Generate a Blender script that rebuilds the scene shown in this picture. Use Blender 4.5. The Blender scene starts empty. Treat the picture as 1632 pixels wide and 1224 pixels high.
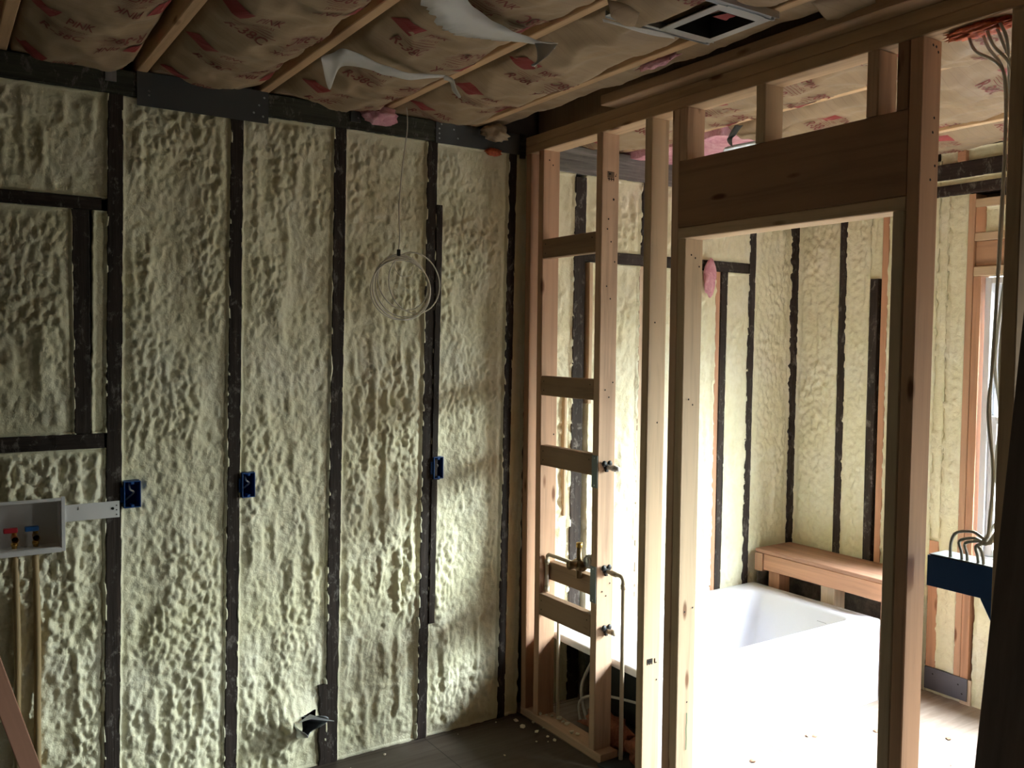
import bpy, bmesh, math, random
import numpy as np
from mathutils import Vector, Matrix, Euler
random.seed(7)
SC = bpy.context.scene
COL = SC.collection

# ------------------------------------------------------------------ camera
CAM = np.array([-2.2743, -3.3619, 1.7227]); YAW, PITCH, ROLL, FPX = 0.58331, -0.047601, 0.0097706, 1418.13
def cam_axes():
    cy, sy = math.cos(YAW), math.sin(YAW); cp, sp = math.cos(PITCH), math.sin(PITCH)
    f = np.array([sy*cp, cy*cp, sp]); r = np.array([cy, -sy, 0.]); u = np.cross(r, f)
    cr, sr = math.cos(ROLL), math.sin(ROLL)
    return cr*r+sr*u, -sr*r+cr*u, f
RX, UX, FX = cam_axes()
cd = bpy.data.cameras.new('camera'); cam = bpy.data.objects.new('camera', cd); COL.objects.link(cam)
cd.sensor_fit = 'HORIZONTAL'; cd.sensor_width = 36; cd.lens = FPX/1632*36; cd.clip_start = .02
M = Matrix(((RX[0], UX[0], -FX[0], CAM[0]), (RX[1], UX[1], -FX[1], CAM[1]), (RX[2], UX[2], -FX[2], CAM[2]), (0, 0, 0, 1)))
cam.matrix_world = M
SC.camera = cam

# ------------------------------------------------------------------ light
SC.view_settings.view_transform = 'Standard'; SC.view_settings.look = 'None'
SC.view_settings.gamma = 1; SC.view_settings.use_curve_mapping = False
SC.view_settings.exposure = 1.47
SKY = 1.0; HI = 82.0
w = bpy.data.worlds.new('sky'); SC.world = w; w.use_nodes = True
nt = w.node_tree; nt.nodes.clear()
tc = nt.nodes.new('ShaderNodeTexCoord'); sp = nt.nodes.new('ShaderNodeSeparateXYZ')
rp = nt.nodes.new('ShaderNodeValToRGB'); bg = nt.nodes.new('ShaderNodeBackground'); ow = nt.nodes.new('ShaderNodeOutputWorld')
mp = nt.nodes.new('ShaderNodeMapRange'); mp.inputs[1].default_value = -1; mp.inputs[2].default_value = 1
nt.links.new(tc.outputs['Generated'], sp.inputs[0]); nt.links.new(sp.outputs[2], mp.inputs[0]); nt.links.new(mp.outputs[0], rp.inputs[0])
nt.links.new(rp.outputs[0], bg.inputs[0]); nt.links.new(bg.outputs[0], ow.inputs[0]); bg.inputs[1].default_value = SKY
e = rp.color_ramp.elements
e[0].position = 0.30; e[0].color = (.8, .8, .7, 1)
e[1].position = 1.0; e[1].color = (.76*HI, .89*HI, 1.0*HI, 1)
for p_, c_ in ((.50, (3.5, 4.0, 3.6)), (.60, (24, 27, 26)), (.71, (52, 60, 62)), (.785, (.82*HI, .90*HI, 1.0*HI))):
    q = e.new(p_); q.color = (*c_, 1)
def opening_portal(name, loc, normal, sx, sy, power, color):
    """daylight entering through a wall opening"""
    l = bpy.data.lights.new(name, 'AREA'); l.shape = 'RECTANGLE'; l.size = sx; l.size_y = sy
    l.cycles.is_portal = True
    o = bpy.data.objects.new(name, l); COL.objects.link(o); o.location = loc
    o.rotation_euler = Vector(normal).to_track_quat('-Z', 'Y').to_euler()
    return o
opening_portal('window_portal_bath', (2.055, -1.51, 1.37), (-1, 0, 0), 1.06, 1.40, 0, None)
try:
    SC.cycles.use_denoising = True
    SC.cycles.max_bounces = 12; SC.cycles.diffuse_bounces = 6; SC.cycles.transparent_max_bounces = 16
    SC.cycles.sample_clamp_indirect = 8
except Exception: pass

opening_portal('added_opening_portal', (2.055, -3.65, 1.33), (-1, 0, 0), .32, 1.70, 0, None)  # unseen opening added to brighten the bathroom, no known window here
# ------------------------------------------------------------------ helpers: naming
def tag(o, label=None, cat=None, group=None, kind=None):
    if label: o['label'] = label
    if cat: o['category'] = cat
    if group: o['group'] = group
    if kind: o['kind'] = kind
    return o
def link(name, bm, mats, parent=None, smooth=False):
    me = bpy.data.meshes.new(name); bm.normal_update(); bm.to_mesh(me); bm.free()
    for m in (mats if isinstance(mats, (list, tuple)) else [mats]): me.materials.append(m)
    if smooth:
        for p in me.polygons: p.use_smooth = True
    o = bpy.data.objects.new(name, me); COL.objects.link(o)
    if parent is not None:
        o.parent = parent; o.matrix_parent_inverse = parent.matrix_basis.inverted()
    return o
def empty(name, loc, label, cat, group=None):
    o = bpy.data.objects.new(name, None); COL.objects.link(o); o.location = loc; o.empty_display_size = .05
    return tag(o, label, cat, group)
def ray(px, py):
    return RX*((px-816)/FPX) + UX*((612-py)/FPX) + FX
def atx(px, py, x): d = ray(px, py); return Vector(CAM + d*((x-CAM[0])/d[0]))
def aty(px, py, y): d = ray(px, py); return Vector(CAM + d*((y-CAM[1])/d[1]))
def atz(px, py, z): d = ray(px, py); return Vector(CAM + d*((z-CAM[2])/d[2]))

# ------------------------------------------------------------------ helpers: shapes
def box(bm, x0, x1, y0, y1, z0, z1, bev=0.0, mi=0, M=None):
    r = bmesh.ops.create_cube(bm, size=1)
    vs = r['verts']
    bmesh.ops.scale(bm, vec=(abs(x1-x0), abs(y1-y0), abs(z1-z0)), verts=vs)
    bmesh.ops.translate(bm, vec=((x0+x1)/2, (y0+y1)/2, (z0+z1)/2), verts=vs)
    fs = list({f for v in vs for f in v.link_faces})
    if bev > 0:
        es = list({e_ for v in vs for e_ in v.link_edges})
        g = bmesh.ops.bevel(bm, geom=es, offset=bev, segments=2, affect='EDGES', profile=.6)
        fs = list({f for f in g['faces']} | {f for f in fs if f.is_valid})
        vs = list({v for f in fs for v in f.verts})
    for f in fs: f.material_index = mi
    if M is not None: bmesh.ops.transform(bm, matrix=M, verts=vs)
    return vs
def tube(bm, pts, r, n=10, closed=False, mi=0, cap=True):
    pts = [Vector(p) for p in pts]; N = len(pts)
    rr = r if isinstance(r, (list, tuple)) else [r]*N
    rings = []; prev = None
    for i, p in enumerate(pts):
        if closed: t = pts[(i+1) % N]-pts[i-1]
        else: t = pts[min(i+1, N-1)]-pts[max(i-1, 0)]
        t.normalize()
        if prev is None:
            a = t.orthogonal().normalized()
        else:
            a = (prev - t*prev.dot(t)); a = a.normalized() if a.length > 1e-6 else t.orthogonal().normalized()
        prev = a; b = t.cross(a)
        rings.append([bm.verts.new(p+(a*math.cos(k*2*math.pi/n)+b*math.sin(k*2*math.pi/n))*rr[i]) for k in range(n)])
    for i in range(N if closed else N-1):
        A, B = rings[i], rings[(i+1) % N]
        for k in range(n):
            f = bm.faces.new((A[k], A[(k+1) % n], B[(k+1) % n], B[k])); f.material_index = mi; f.smooth = True
    if cap and not closed:
        for R_ in (rings[0][::-1], rings[-1]):
            f = bm.faces.new(R_); f.material_index = mi
def spline(pts, n=8):
    P = [Vector(p) for p in pts]; out = []
    for i in range(len(P)-1):
        p0, p1, p2, p3 = P[max(i-1, 0)], P[i], P[i+1], P[min(i+2, len(P)-1)]
        for k in range(n):
            t = k/n
            out.append(.5*((2*p1)+(p2-p0)*t+(2*p0-5*p1+4*p2-p3)*t*t+(3*p1-p0-3*p2+p3)*t**3))
    return out+[P[-1]]
def disc(bm, c, nrm, r, n=10, mi=0, seed=0):
    q = Vector(nrm).to_track_quat('Z', 'Y'); rnd = random.Random(seed)
    vs = [bm.verts.new(Vector(c)+q @ Vector((math.cos(k*6.2832/n)*r*(.85+.3*rnd.random()), math.sin(k*6.2832/n)*r*(.85+.3*rnd.random()), 0))) for k in range(n)]
    f = bm.faces.new(vs); f.material_index = mi

# noise in numpy -------------------------------------------------------------
def _h(ix, iy, s):
    n = (ix.astype(np.int64)*374761393 + iy.astype(np.int64)*668265263 + s*1274126177) & 0xffffffff
    n = ((n ^ (n >> 13))*1274126177) & 0xffffffff
    return ((n ^ (n >> 16)) & 0xffffff)/float(0xffffff)
def vn(x, y, s=0):
    ix = np.floor(x); iy = np.floor(y); fx = x-ix; fy = y-iy
    fx = fx*fx*(3-2*fx); fy = fy*fy*(3-2*fy)
    a = _h(ix, iy, s); b = _h(ix+1, iy, s); c = _h(ix, iy+1, s); d = _h(ix+1, iy+1, s)
    return (a*(1-fx)+b*fx)*(1-fy)+(c*(1-fx)+d*fx)*fy
def fbm(x, y, s=0, o=4):
    v = 0; a = .5; t = 0
    for i in range(o):
        v = v+a*vn(x*2**i+i*17.3, y*2**i+i*9.1, s+i); t += a; a *= .5
    return v/t
def worley(x, y, s=0):
    ix = np.floor(x); iy = np.floor(y); best = np.full(x.shape, 9.0)
    for dx in (-1, 0, 1):
        for dy in (-1, 0, 1):
            cx = ix+dx; cy = iy+dy
            px = cx+_h(cx, cy, s); py = cy+_h(cx, cy, s+5)
            best = np.minimum(best, (px-x)**2+(py-y)**2)
    return np.sqrt(best)
def sst(a, b, x):
    t = np.clip((x-a)/(b-a), 0., 1.); return t*t*(3-2*t)

# ------------------------------------------------------------------ materials
def mat(name, color, rough=.6, metal=0., spec=.5):
    m = bpy.data.materials.new(name); m.use_nodes = True
    b = m.node_tree.nodes['Principled BSDF']
    b.inputs['Base Color'].default_value = (*color, 1); b.inputs['Roughness'].default_value = rough
    b.inputs['Metallic'].default_value = metal; b.inputs['Specular IOR Level'].default_value = spec
    return m
def nn(m, t): return m.node_tree.nodes.new(t)
def lk(m, a, b): m.node_tree.links.new(a, b)
def coords(m, scale, rnd=True):
    tc = nn(m, 'ShaderNodeTexCoord'); mp = nn(m, 'ShaderNodeMapping'); mp.inputs['Scale'].default_value = scale
    if rnd:
        oi = nn(m, 'ShaderNodeObjectInfo'); mu = nn(m, 'ShaderNodeVectorMath'); mu.operation = 'SCALE'
        cb = nn(m, 'ShaderNodeCombineXYZ')
        for i in range(3): lk(m, oi.outputs['Random'], cb.inputs[i])
        lk(m, cb.outputs[0], mu.inputs[0]); mu.inputs['Scale'].default_value = 41.7
        ad = nn(m, 'ShaderNodeVectorMath'); lk(m, tc.outputs['Object'], ad.inputs[0]); lk(m, mu.outputs[0], ad.inputs[1])
        lk(m, ad.outputs[0], mp.inputs[0])
    else: lk(m, tc.outputs['Object'], mp.inputs[0])
    return mp.outputs[0]
def ramp(m, fac, stops):
    r = nn(m, 'ShaderNodeValToRGB'); el = r.color_ramp.elements
    el[0].position, el[0].color = stops[0][0], (*stops[0][1], 1); el[1].position, el[1].color = stops[-1][0], (*stops[-1][1], 1)
    for p, c in stops[1:-1]: q = el.new(p); q.color = (*c, 1)
    lk(m, fac, r.inputs[0]); return r.outputs[0]
def noise(m, vec, sc, det=4, rough=.6, dist=0):
    n = nn(m, 'ShaderNodeTexNoise'); n.inputs['Scale'].default_value = sc; n.inputs['Detail'].default_value = det
    n.inputs['Roughness'].default_value = rough; n.inputs['Distortion'].default_value = dist
    lk(m, vec, n.inputs['Vector']); return n.outputs[0]
def mixc(m, fac, a, b, mode='MIX'):
    x = nn(m, 'ShaderNodeMix'); x.data_type = 'RGBA'; x.blend_type = mode
    for s, v in ((x.inputs[0], fac), (x.inputs[6], a), (x.inputs[7], b)):
        if isinstance(v, (int, float)): s.default_value = v
        elif isinstance(v, tuple): s.default_value = (*v, 1)
        else: lk(m, v, s)
    return x.outputs[2]
def bump(m, fac, strength, dist=.002):
    b = nn(m, 'ShaderNodeBump'); b.inputs['Strength'].default_value = strength; b.inputs['Distance'].default_value = dist
    lk(m, fac, b.inputs['Height']); lk(m, b.outputs[0], m.node_tree.nodes['Principled BSDF'].inputs['Normal'])
def base(m, c): lk(m, c, m.node_tree.nodes['Principled BSDF'].inputs['Base Color'])
_wc = {}
def wood(axis, c, rough=.65):
    key = ('w', axis, c)
    if key in _wc: return _wc[key]
    m = mat('lumber_'+axis, c, rough, spec=.3)
    s = {'x': (1.3, 26, 26), 'y': (26, 1.3, 26), 'z': (26, 26, 1.3)}[axis]
    v = coords(m, s); f = noise(m, v, 1, 5, .62, .5)
    d = tuple(k*.70 for k in c); l = tuple(min(1, k*1.12) for k in c)
    col = ramp(m, f, [(.28, d), (.5, c), (.78, l)])
    s2 = {'x': (3.2, 11, 11), 'y': (11, 3.2, 11), 'z': (11, 11, 3.2)}[axis]
    v2 = coords(m, s2); vo = nn(m, 'ShaderNodeTexVoronoi'); vo.inputs['Scale'].default_value = 1; lk(m, v2, vo.inputs['Vector'])
    kf = ramp(m, vo.outputs['Distance'], [(.07, (1, 1, 1)), (.14, (0, 0, 0))])
    col = mixc(m, kf, col, (c[0]*.33, c[1]*.22, c[2]*.16))
    v3 = coords(m, (2.2, 2.2, 2.2)); g = noise(m, v3, 1, 3)
    gf = ramp(m, g, [(.58, (0, 0, 0)), (.74, (.30, .30, .30))])
    col = mixc(m, gf, col, (c[0]*.55, c[1]*.42, c[2]*.36))
    base(m, col); bump(m, f, .25, .0015)
    _wc[key] = m; return m
def oldwood(axis, c=(.036, .025, .019)):
    key = ('o', axis, c)
    if key in _wc: return _wc[key]
    m = mat('old_lumber_'+axis, c, .75, spec=.3)
    s = {'x': (3, 60, 60), 'y': (60, 3, 60), 'z': (60, 60, 3)}[axis]
    f = noise(m, coords(m, s), 1, 6, .7, .3)
    col = ramp(m, f, [(.3, tuple(k*.45 for k in c)), (.55, c), (.8, tuple(k*2.1 for k in c))])
    n2 = noise(m, coords(m, (9, 9, 5)), 3, 7, .75, .4)
    sp_ = ramp(m, n2, [(.55, (0, 0, 0)), (.66, (.62, .62, .62))])
    col = mixc(m, sp_, col, (.24, .215, .19))
    base(m, col); bump(m, f, .7, .004)
    _wc[key] = m; return m
NEW = (.58, .385, .255); RED = (.52, .31, .19); YEL = (.58, .43, .28); PALE = (.64, .49, .35); ORG = (.54, .29, .17); BRN = (.26, .15, .085)
M_dark = mat('nail_hole_dark', (.012, .009, .007), .9)
def foam_mat():
    m = mat('sprayed_foam', (.80, .76, .62), .42, spec=.45)
    v = coords(m, (1, 1, 1), False)
    n1 = noise(m, v, 2.2, 4); c = ramp(m, n1, [(.3, (.80, .76, .49)), (.5, (.86, .82, .595)), (.72, (.90, .87, .72))])
    n2 = noise(m, v, 30, 4, .6)
    c2 = mixc(m, ramp(m, n2, [(.35, (.35, .35, .35)), (.6, (0, 0, 0))]), c, (.72, .65, .42))
    base(m, c2)
    n3 = noise(m, v, 75, 6, .68, .4); bump(m, n3, .75, .006)
    return m
M_foam = foam_mat()
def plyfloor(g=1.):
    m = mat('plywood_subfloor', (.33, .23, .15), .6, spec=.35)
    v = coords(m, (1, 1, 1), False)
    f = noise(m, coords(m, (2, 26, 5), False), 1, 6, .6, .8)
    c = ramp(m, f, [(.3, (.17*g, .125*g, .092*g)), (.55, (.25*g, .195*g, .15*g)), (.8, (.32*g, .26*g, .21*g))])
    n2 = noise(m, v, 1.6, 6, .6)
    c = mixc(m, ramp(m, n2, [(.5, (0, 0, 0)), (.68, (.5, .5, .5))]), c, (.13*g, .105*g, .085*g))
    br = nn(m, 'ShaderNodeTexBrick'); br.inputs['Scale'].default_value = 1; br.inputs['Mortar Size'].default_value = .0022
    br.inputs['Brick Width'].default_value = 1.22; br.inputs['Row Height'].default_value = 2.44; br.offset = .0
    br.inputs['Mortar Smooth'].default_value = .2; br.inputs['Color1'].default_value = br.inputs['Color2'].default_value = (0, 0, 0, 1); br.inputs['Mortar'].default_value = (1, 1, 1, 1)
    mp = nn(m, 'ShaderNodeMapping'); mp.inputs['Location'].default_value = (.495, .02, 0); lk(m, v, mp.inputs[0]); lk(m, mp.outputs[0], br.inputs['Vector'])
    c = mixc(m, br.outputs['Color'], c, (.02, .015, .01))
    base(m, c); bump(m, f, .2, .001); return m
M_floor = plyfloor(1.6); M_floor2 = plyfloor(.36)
def kraft(c=(.34, .245, .150)):
    m = mat('kraft_paper', c, .55, spec=.35)
    v = coords(m, (1, 1, 1), False)
    f = noise(m, coords(m, (1, 8, 1), False), 2, 4, .6)
    col = ramp(m, f, [(.3, tuple(k*.86 for k in c)), (.7, tuple(k*1.12 for k in c))])
    # thin printed guide lines running across the paper
    wv = nn(m, 'ShaderNodeTexWave'); wv.bands_direction = 'Y'; wv.inputs['Scale'].default_value = 9.5; wv.inputs['Distortion'].default_value = .6
    lk(m, v, wv.inputs['Vector'])
    col = mixc(m, ramp(m, wv.outputs['Fac'], [(.985, (0, 0, 0)), (.997, (.22, .22, .22))]), col, (.12, .05, .035))
    base(m, col); n = noise(m, v, 60, 4); bump(m, n, .25, .002); return m
M_kraft = kraft()
M_red = mat('red_ink', (.27, .030, .030), .55); M_ink = mat('dark_red_ink', (.20, .045, .032), .6)
M_steel = mat('galvanised_steel', (.52, .54, .56), .38, .85)
M_guard = mat('grey_guard_steel', (.13, .15, .155), .42, .6)
M_greyp = mat('grey_coated_plate', (.10, .105, .105), .5, .4)
M_bluebox = mat('blue_plastic', (.010, .075, .28), .45)
M_wht = mat('white_plastic', (.74, .73, .72), .4)
M_brass = mat('brass', (.62, .40, .12), .28, 1.)
M_redp = mat('red_handle', (.40, .02, .03), .4); M_blup = mat('blue_handle', (.02, .10, .30), .4)
M_pex = mat('tan_plastic_pipe', (.52, .43, .31), .35)
M_blk = mat('black_plastic', (.012, .012, .013), .5)
M_enamel = mat('white_enamel', (.68, .68, .72), .12, spec=.6)
M_tubund = mat('tub_underside_black', (.018, .020, .018), .7)
M_cable = mat('white_cable_jacket', (.70, .66, .56), .42)
M_cablg = mat('grey_cable_jacket', (.66, .64, .58), .42)
M_film = mat('milky_plastic_film', (.62, .61, .58), .45)
fb = M_film.node_tree.nodes['Principled BSDF']; fb.inputs['Transmission Weight'].default_value = .25
M_orng = mat('orange_firestop_foam', (.62, .10, .025), .5)
_n = noise(M_orng, coords(M_orng, (1, 1, 1)), 60, 4); base(M_orng, ramp(M_orng, _n, [(.35, (.42, .06, .018)), (.65, (.75, .16, .05))])); bump(M_orng, _n, .6, .004)
M_pink = mat('pink_fibreglass', (.72, .36, .42), .9, spec=.1)
_n = noise(M_pink, coords(M_pink, (1, 1, 1)), 22, 6, .7, 1.); base(M_pink, ramp(M_pink, _n, [(.3, (.55, .22, .28)), (.55, (.74, .40, .46)), (.75, (.82, .58, .62))])); bump(M_pink, _n, .8, .01)
M_fade = mat('dirty_orange_fibreglass', (.34, .12, .06), .95)
_n = noise(M_fade, coords(M_fade, (1, 1, 1)), 30, 6, .7, 1.); base(M_fade, ramp(M_fade, _n, [(.3, (.16, .05, .03)), (.7, (.48, .17, .09))]))
M_foil = mat('silver_foil', (.55, .58, .62), .3, .8)
_n = noise(M_foil, coords(M_foil, (1, 1, 1)), 50, 3); bump(M_foil, _n, .8, .005)
M_chip = mat('foam_crumb', (.72, .66, .50), .7)
M_stone = mat('old_grey_masonry', (.16, .145, .13), .85)
_n = noise(M_stone, coords(M_stone, (1, 1, 1), False), 9, 6, .7); base(M_stone, ramp(M_stone, _n, [(.32, (.05, .045, .04)), (.5, (.15, .135, .12)), (.7, (.34, .30, .25))])); bump(M_stone, _n, .6, .01)
M_sheath = mat('dark_sheathing', (.10, .075, .055), .85)
_n = noise(M_sheath, coords(M_sheath, (1, 30, 3), False), 1, 5); base(M_sheath, ramp(M_sheath, _n, [(.3, (.05, .037, .028)), (.7, (.13, .10, .075))]))
M_wall = mat('plain_unseen_wall', (.42, .39, .33), .8)
_n = noise(M_wall, coords(M_wall, (1, 1, 1), False), 4, 4); base(M_wall, ramp(M_wall, _n, [(.3, (.10, .10, .08)), (.7, (.16, .155, .12))]))
M_panel = mat('dark_brown_board', (.05, .032, .024), .6)
_n = noise(M_panel, coords(M_panel, (20, 20, 2)), 1, 5); base(M_panel, ramp(M_panel, _n, [(.3, (.075, .046, .034)), (.7, (.15, .095, .070))]))
M_vinyl = mat('white_window_vinyl', (.72, .73, .76), .35)
M_glass = bpy.data.materials.new('window_glass'); M_glass.use_nodes = True
g = M_glass.node_tree; g.nodes.clear()
o_ = g.nodes.new('ShaderNodeOutputMaterial'); mx = g.nodes.new('ShaderNodeMixShader'); tr = g.nodes.new('ShaderNodeBsdfTransparent'); gl = g.nodes.new('ShaderNodeBsdfGlossy')
fr = g.nodes.new('ShaderNodeFresnel'); gl.inputs['Roughness'].default_value = .02
ge = g.nodes.new('ShaderNodeNewGeometry'); sb = g.nodes.new('ShaderNodeMath'); sb.operation = 'SUBTRACT'; sb.inputs[0].default_value = 1; sb.use_clamp = True
ml = g.nodes.new('ShaderNodeMath'); ml.operation = 'MULTIPLY'; g.links.new(ge.outputs['Backfacing'], sb.inputs[1]); g.links.new(sb.outputs[0], ml.inputs[0]); g.links.new(fr.outputs[0], ml.inputs[1])
g.links.new(ml.outputs[0], mx.inputs[0]); g.links.new(tr.outputs[0], mx.inputs[1]); g.links.new(gl.outputs[0], mx.inputs[2]); g.links.new(mx.outputs[0], o_.inputs[0])
M_green = mat('green_crayon', (.03, .13, .06), .8)

# ------------------------------------------------------------------ lumber
def lumber(name, label, cat, x0, x1, y0, y1, z0, z1, m, axis='z', group=None, bev=.0028, tilt=0., marks=(), rag=0., parent=None, seed=0, kind=None):
    """a sawn board with eased long edges and a slight bow; tilt leans it in x with height"""
    bm = bmesh.new(); ai = 'xyz'.index(axis); lo = [x0, y0, z0]; hi = [x1, y1, z1]
    L = hi[ai]-lo[ai]; n = max(2, int(L/(.025 if rag else .18)))
    oi = [i for i in range(3) if i != ai]; a0, a1 = lo[oi[0]], hi[oi[0]]; b0, b1 = lo[oi[1]], hi[oi[1]]
    prof = []
    for (a, b, sa, sb) in ((a0, b0, 1, 1), (a1, b0, -1, 1), (a1, b1, -1, -1), (a0, b1, 1, -1)):
        c1 = (a+sa*bev, b); c2 = (a, b+sb*bev)
        prof += ([c2, c1] if sa*sb > 0 else [c1, c2])
    rnd = random.Random(seed+int(abs(x0*7919)+abs(y0*6133)+abs(z0*4001)))
    bow = [(rnd.random()-.5)*.003 for _ in range(4)]
    rings = []; org = Vector(((x0+x1)/2, (y0+y1)/2, z0 if axis == 'z' else (z0+z1)/2))
    for k in range(n+1):
        t = k/n; p = lo[ai]+L*t; ring = []
        da = bow[0]*math.sin(t*math.pi)+bow[1]*math.sin(2*math.pi*t); db = bow[2]*math.sin(t*math.pi)
        for j, (a, b) in enumerate(prof):
            c = [0, 0, 0]; c[ai] = p; c[oi[0]] = a+da; c[oi[1]] = b+db
            if rag:
                c[oi[0]] += (vn(np.array([p*30.]), np.array([j//2*7.3+seed]), 3)[0]-.5)*rag
            if axis == 'z': c[0] += tilt*(c[2]-1.25)
            ring.append(bm.verts.new(Vector(c)-org))
        rings.append(ring)
    P = len(prof)
    for k in range(n):
        for j in range(P):
            bm.faces.new((rings[k][j], rings[k][(j+1) % P], rings[k+1][(j+1) % P], rings[k+1][j]))
    bm.faces.new(rings[0][::-1]); bm.faces.new(rings[-1])
    bmesh.ops.recalc_face_normals(bm, faces=bm.faces)
    for i, (face, u, v, r) in enumerate(marks):
        # face: '-x','-y'; u along the other horizontal axis, v height (world)
        if face == '-x': c = Vector((x0-.0012, u, v)); nr = (-1, 0, 0)
        elif face == '-y': c = Vector((u, y0-.0012, v)); nr = (0, -1, 0)
        disc(bm, c-org, nr, r, mi=1, seed=i)
    o = link(name, bm, [m, M_dark], parent)
    o.location = org if parent is None else org-Vector(parent.location)
    if parent is not None: o.matrix_parent_inverse = Matrix.Identity(4)
    if parent is None: tag(o, label, cat, group, kind)
    elif label: o['label'] = label
    return o

TILT = .0149/.95
# ------------------------------------------------------------------ structure
def slab(name, boxes, m, kind='structure'):
    bm = bmesh.new()
    for b in boxes: box(bm, *b)
    o = link(name, bm, m); o['kind'] = kind; return o
TH_ = .0889
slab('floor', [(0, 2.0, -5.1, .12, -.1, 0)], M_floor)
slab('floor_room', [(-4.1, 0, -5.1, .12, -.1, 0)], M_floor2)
slab('ceiling', [(-4.1, 2.0, -5.1, .12, 2.95, 3.0)], M_sheath)
slab('wall_back', [(-4.1, 2.0, .10, .14, 0, 2.95)], M_sheath)
slab('wall_right', [(1.97, 2.06, -.99, .10, 0, 2.95), (1.97, 2.06, -2.03, -.99, 0, .68), (1.97, 2.06, -2.03, -.99, 2.06, 2.95), (1.97, 2.06, -2.60, -2.03, 0, 2.95), (1.97, 2.06, -3.50, -2.60, 0, 2.5), (1.97, 2.06, -3.80, -3.50, 0, .5), (1.97, 2.06, -3.80, -2.60, 2.16, 2.95), (1.97, 2.06, -5.0, -3.80, 0, 2.95)], M_sheath)  # the tall narrow gap is an unseen opening added for more daylight
slab('wall_left', [(-4.1, -4.0, -5.0, .10, 0, 2.95)], M_wall)
slab('wall_light_block', [(.0, TH_, -4.98, -2.30, 0.04, 2.56)], M_wall)  # unseen solid infill added to keep bathroom light out of the left room
slab('wall_front', [(-4.1, 2.06, -5.1, -5.0, 0, 2.95)], M_wall)

# window in the far bathroom wall: vinyl double hung
wn = bpy.data.objects.new('window_1', None); COL.objects.link(wn); wn.location = (1.95, -1.53, .70); wn['kind'] = 'structure'
Y0, Y1, Z0, Z1 = -2.0, -1.083, .70, 2.045
bm = bmesh.new()
for b in ((1.885, 1.975, Y0, Y0+.03, Z0, Z1), (1.885, 1.975, Y1-.03, Y1, Z0, Z1), (1.885, 1.975, Y0+.03, Y1-.03, Z0, Z0+.03), (1.885, 1.975, Y0+.03, Y1-.03, Z1-.03, Z1)): box(bm, *b, bev=.003)
link('window_frame', bm, M_vinyl, wn)
def sash(x0, x1, z0, z1):
    bm = bmesh.new()
    for b in ((x0, x1, Y0+.031, Y0+.068, z0, z1), (x0, x1, Y1-.068, Y1-.031, z0, z1), (x0, x1, Y0+.068, Y1-.068, z0, z0+.035), (x0, x1, Y0+.068, Y1-.068, z1-.035, z1)): box(bm, *b, bev=.004)
    s = link('sash', bm, M_vinyl, wn)
    bm = bmesh.new(); xm = (x0+x1)/2; box(bm, xm-.003, xm+.003, Y0+.068, Y1-.068, z0+.035, z1-.035)
    link('glass_pane', bm, M_glass, s)
sash(1.930, 1.955, 1.36, Z1-.031); sash(1.900, 1.925, Z0+.031, 1.395)
bm = bmesh.new(); box(bm, 1.886, 1.899, -1.60, -1.48, 1.385, 1.398, bev=.002); link('sash_lock', bm, M_wht, wn)

# ------------------------------------------------------------------ old framing, main foam wall (wall face at y = 0)
OW = oldwood('z'); OWx = oldwood('x'); OWy = oldwood('y')
def ostud(label, xc, wd, z0=.0, z1=2.563, m=OW, y0=0., y1=.098, name='wall_stud', cat='stud', tilt=TILT, seed=0, rag=.0035):
    return lumber(name, label, cat, xc-wd/2, xc+wd/2, y0, y1, z0, z1, m, 'z', tilt=tilt, rag=rag, bev=.002, seed=seed)
SA, SB, SC_, SD, SE = -1.728, -1.309, -.901, -.487, -.080
ostud('dark old stud at the left, beside the white valve box bracket', SA, .050, seed=1)
ostud('dark old stud second from the left, carrying the middle blue outlet box', SB, .046, seed=2)
ostud('dark old stud with no outlet box, left of the hanging wire coil', SC_, .050, seed=3)
ostud('dark old stud directly behind the hanging wire coil', SD, .046, seed=4)
ostud('rough old stud with pale foam smears nearest the corner', SE, .040, seed=5)
lumber('furring_strip', 'thin dark furring strip fastened to the right side of the stud behind the wire coil', 'wood strip', -.4645, -.436, -.004, .03, .50, 2.3, OW, 'z', tilt=TILT, rag=.004, bev=.002)
lumber('lumber_offcut', 'narrow dark board at the foot of the stud with no outlet box', 'board', -.972, -.936, .0, .06, 0, .33, OW, 'z', rag=.01)
GB = oldwood('x', (.055, .055, .038))
lumber('top_plate', 'old dark top plate along the top of the foam wall', 'beam', -4.0, .0, -.002, .098, 2.565, 2.652, GB, 'x', rag=0, bev=.004)
lumber('window_header', 'dark horizontal header board crossing the foam at upper left', 'board', -2.9, -1.757, 0, .09, 2.160, 2.204, OWx, 'x', rag=.004)
lumber('window_sill_plate', 'dark horizontal sill board crossing the foam above the white valve box', 'board', -2.9, -1.757, 0, .09, 1.338, 1.390, OWx, 'x', rag=.004)
lumber('trimmer_stud', 'short dark trimmer stud between the header and sill boards at far left', 'stud', -1.850, -1.797, .001, .09, 1.392, 2.158, OW, 'z', rag=.006)
lumber('bottom_plate', 'old bottom plate under the foam wall, mostly hidden', 'beam', -4.0, .0, .035, .098, 0.001, .045, OWx, 'x')

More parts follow.
